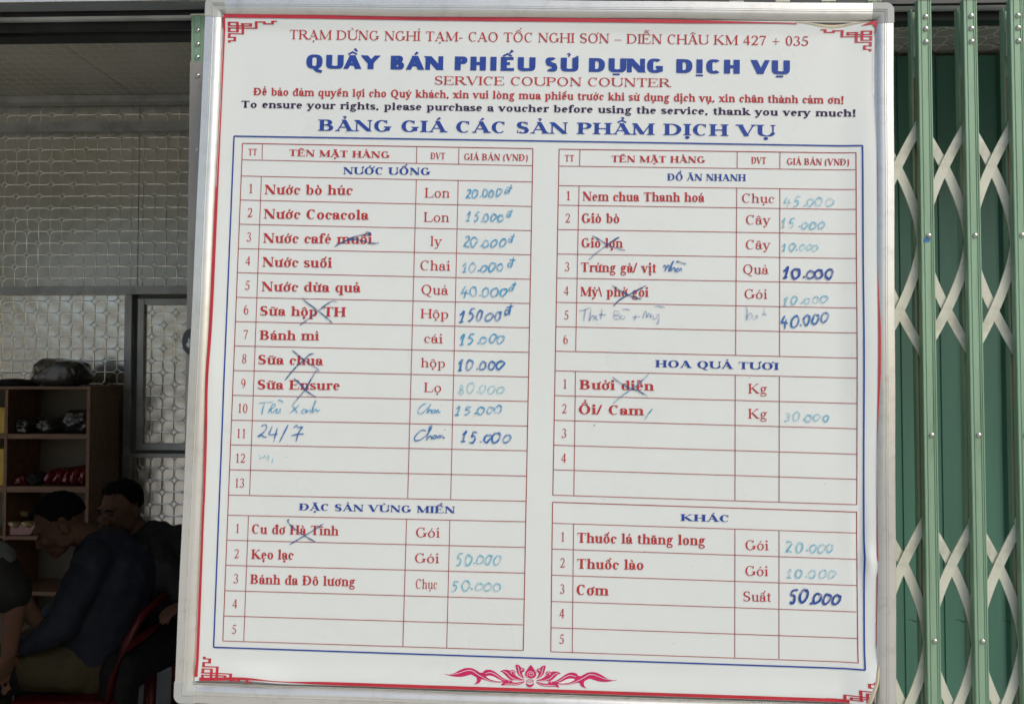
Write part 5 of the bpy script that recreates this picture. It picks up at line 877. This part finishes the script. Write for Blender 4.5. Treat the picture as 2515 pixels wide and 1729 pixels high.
# man seen from behind his left shoulder, head bowed to the left, forearm on his knee
person('man in a navy jacket bowing his head, sitting on the red chair', dict(pelvis=(-1.77, 3.12, .50), waist=(-1.755, 3.12, .66), chest=(-1.715, 3.13, .83), neck=(-1.765, 3.12, .965),
  shL=(-1.72, 2.965, .90), elL=(-1.80, 2.93, .69), wrL=(-1.965, 2.93, .60), shR=(-1.78, 3.30, .89), elR=(-1.93, 3.33, .70), wrR=(-2.10, 3.28, .60),
  hipL=(-1.82, 3.03, .50), knL=(-2.12, 2.98, .52), anL=(-2.12, 3.02, .10), hipR=(-1.82, 3.22, .50), knR=(-2.14, 3.30, .52), anR=(-2.15, 3.32, .10)), 'navy', 'khaki', Vector((-1.90, 3.07, 1.045)), rad(-62), rad(30), 'jacket', 3, hand_dirs={'L': (-1, .1, -.35)})
# second man behind him, face turned to the left
person('man in a dark zipped jacket facing left behind the bowing man', dict(pelvis=(-1.56, 3.50, .50), waist=(-1.57, 3.49, .66), chest=(-1.64, 3.44, .80), neck=(-1.735, 3.40, .925),
  shL=(-1.60, 3.23, .855), elL=(-1.40, 3.24, .665), wrL=(-1.365, 3.09, .735), shR=(-1.86, 3.56, .86), elR=(-1.98, 3.55, .64), wrR=(-2.02, 3.40, .58),
  hipL=(-1.58, 3.40, .49), knL=(-1.62, 3.02, .50), anL=(-1.64, 3.02, .10), hipR=(-1.66, 3.50, .49), knR=(-2.02, 3.40, .50), anR=(-2.02, 3.38, .10)), 'dark', 'black_cloth', Vector((-1.808, 3.35, 1.055)), rad(-16), rad(8), 'jacket', 7, hand_dirs={'L': (-.6, -1, -.1)}, girth=1.06)
# third man cut off by the left picture edge: grey shirt, black sleeve
person('man in a grey shirt with black sleeves, cut off by the left edge', dict(pelvis=(-2.16, 2.80, .50), waist=(-2.16, 2.80, .66), chest=(-2.08, 2.78, .88), neck=(-2.07, 2.74, 1.04),
  shL=(-2.16, 2.92, .99), elL=(-2.05, 3.03, .78), wrL=(-1.95, 3.02, .66), shR=(-1.925, 2.70, .985), elR=(-1.835, 2.70, .83), wrR=(-1.865, 2.72, .66),
  hipL=(-2.12, 2.86, .49), knL=(-1.98, 3.05, .50), anL=(-2.0, 3.07, .10), hipR=(-2.12, 2.74, .49), knR=(-2.02, 2.62, .44), anR=(-2.04, 2.60, .10)), 'grey_shirt', 'black_cloth', Vector((-2.20, 2.74, 1.16)), rad(40), rad(14), 'shirt', 9, sleeve=.5, hand_dirs={'R': (-.5, .2, -1)}, girth=.80)
pe = [o for o in bpy.data.objects if o.name.startswith('person')][-1]
sl = MB(); a, b_ = Vector((-1.95, 2.705, 1.0)), Vector((-1.853, 2.70, .875)); sl.limb([a, (a + b_) / 2, b_], [.082, .078, .072]); melt(sl, 'black_sleeve', 'black_cloth', pe, .009, 4, (.012, .05))
# red plastic chair under the bowing man
ch = thing('plastic_chair', 'red plastic chair with a hooped back under the bowing man', 'chair', (0, 0, 0))
m = MB(); m.box(-2.00, -1.60, 2.93, 3.32, .375, .40, .008); m.box(-2.005, -1.595, 2.925, 2.945, .345, .376, .004); m.obj('seat', MT['redplastic'], ch)
for x, y in ((-1.97, 2.96), (-1.63, 2.96), (-1.97, 3.29), (-1.63, 3.29)):
    m = MB(); m.tube([(x * 1.004 - .0, y, .02), (x, y, .376)], [.016, .022], 8); m.obj('leg', MT['redplastic'], ch, True)
m = MB(); pts = [(-1.535, 2.935, .37), (-1.505, 2.93, .50), (-1.468, 2.94, .62), (-1.43, 2.99, .71), (-1.415, 3.12, .745), (-1.43, 3.26, .71), (-1.468, 3.31, .62), (-1.505, 3.32, .50), (-1.535, 3.315, .37)]
pts = [(x - .095, y, z) for x, y, z in pts]; m.tube(pts, [(.013, .017)] * len(pts), 10); m.obj('back_hoop', MT['redplastic'], ch, True)
m = MB(); m.tube([(-1.565, 2.95, .60), (-1.55, 3.12, .61), (-1.565, 3.30, .60)], [(.008, .02)] * 3, 8); m.obj('back_slat', MT['redplastic'], ch, True)
for (sx, sy, lb) in ((-1.58, 3.55, 'low dark red plastic stool under the man in the dark jacket'), (-2.16, 2.80, 'low dark red plastic stool under the man in the grey shirt')):
    st_ = thing('plastic_stool', lb, 'stool', (sx, sy, 0))
    m = MB(); m.box(-.15, .15, -.15, .15, .355, .375, .008); m.obj('seat', MT['redplastic'], st_)
    for a in (-.125, .125):
        for b2 in (-.125, .125): m = MB(); m.tube([(a * 1.15, b2 * 1.15, .02), (a, b2, .356)], [.014, .02], 8); m.obj('leg', MT['redplastic'], st_, True)
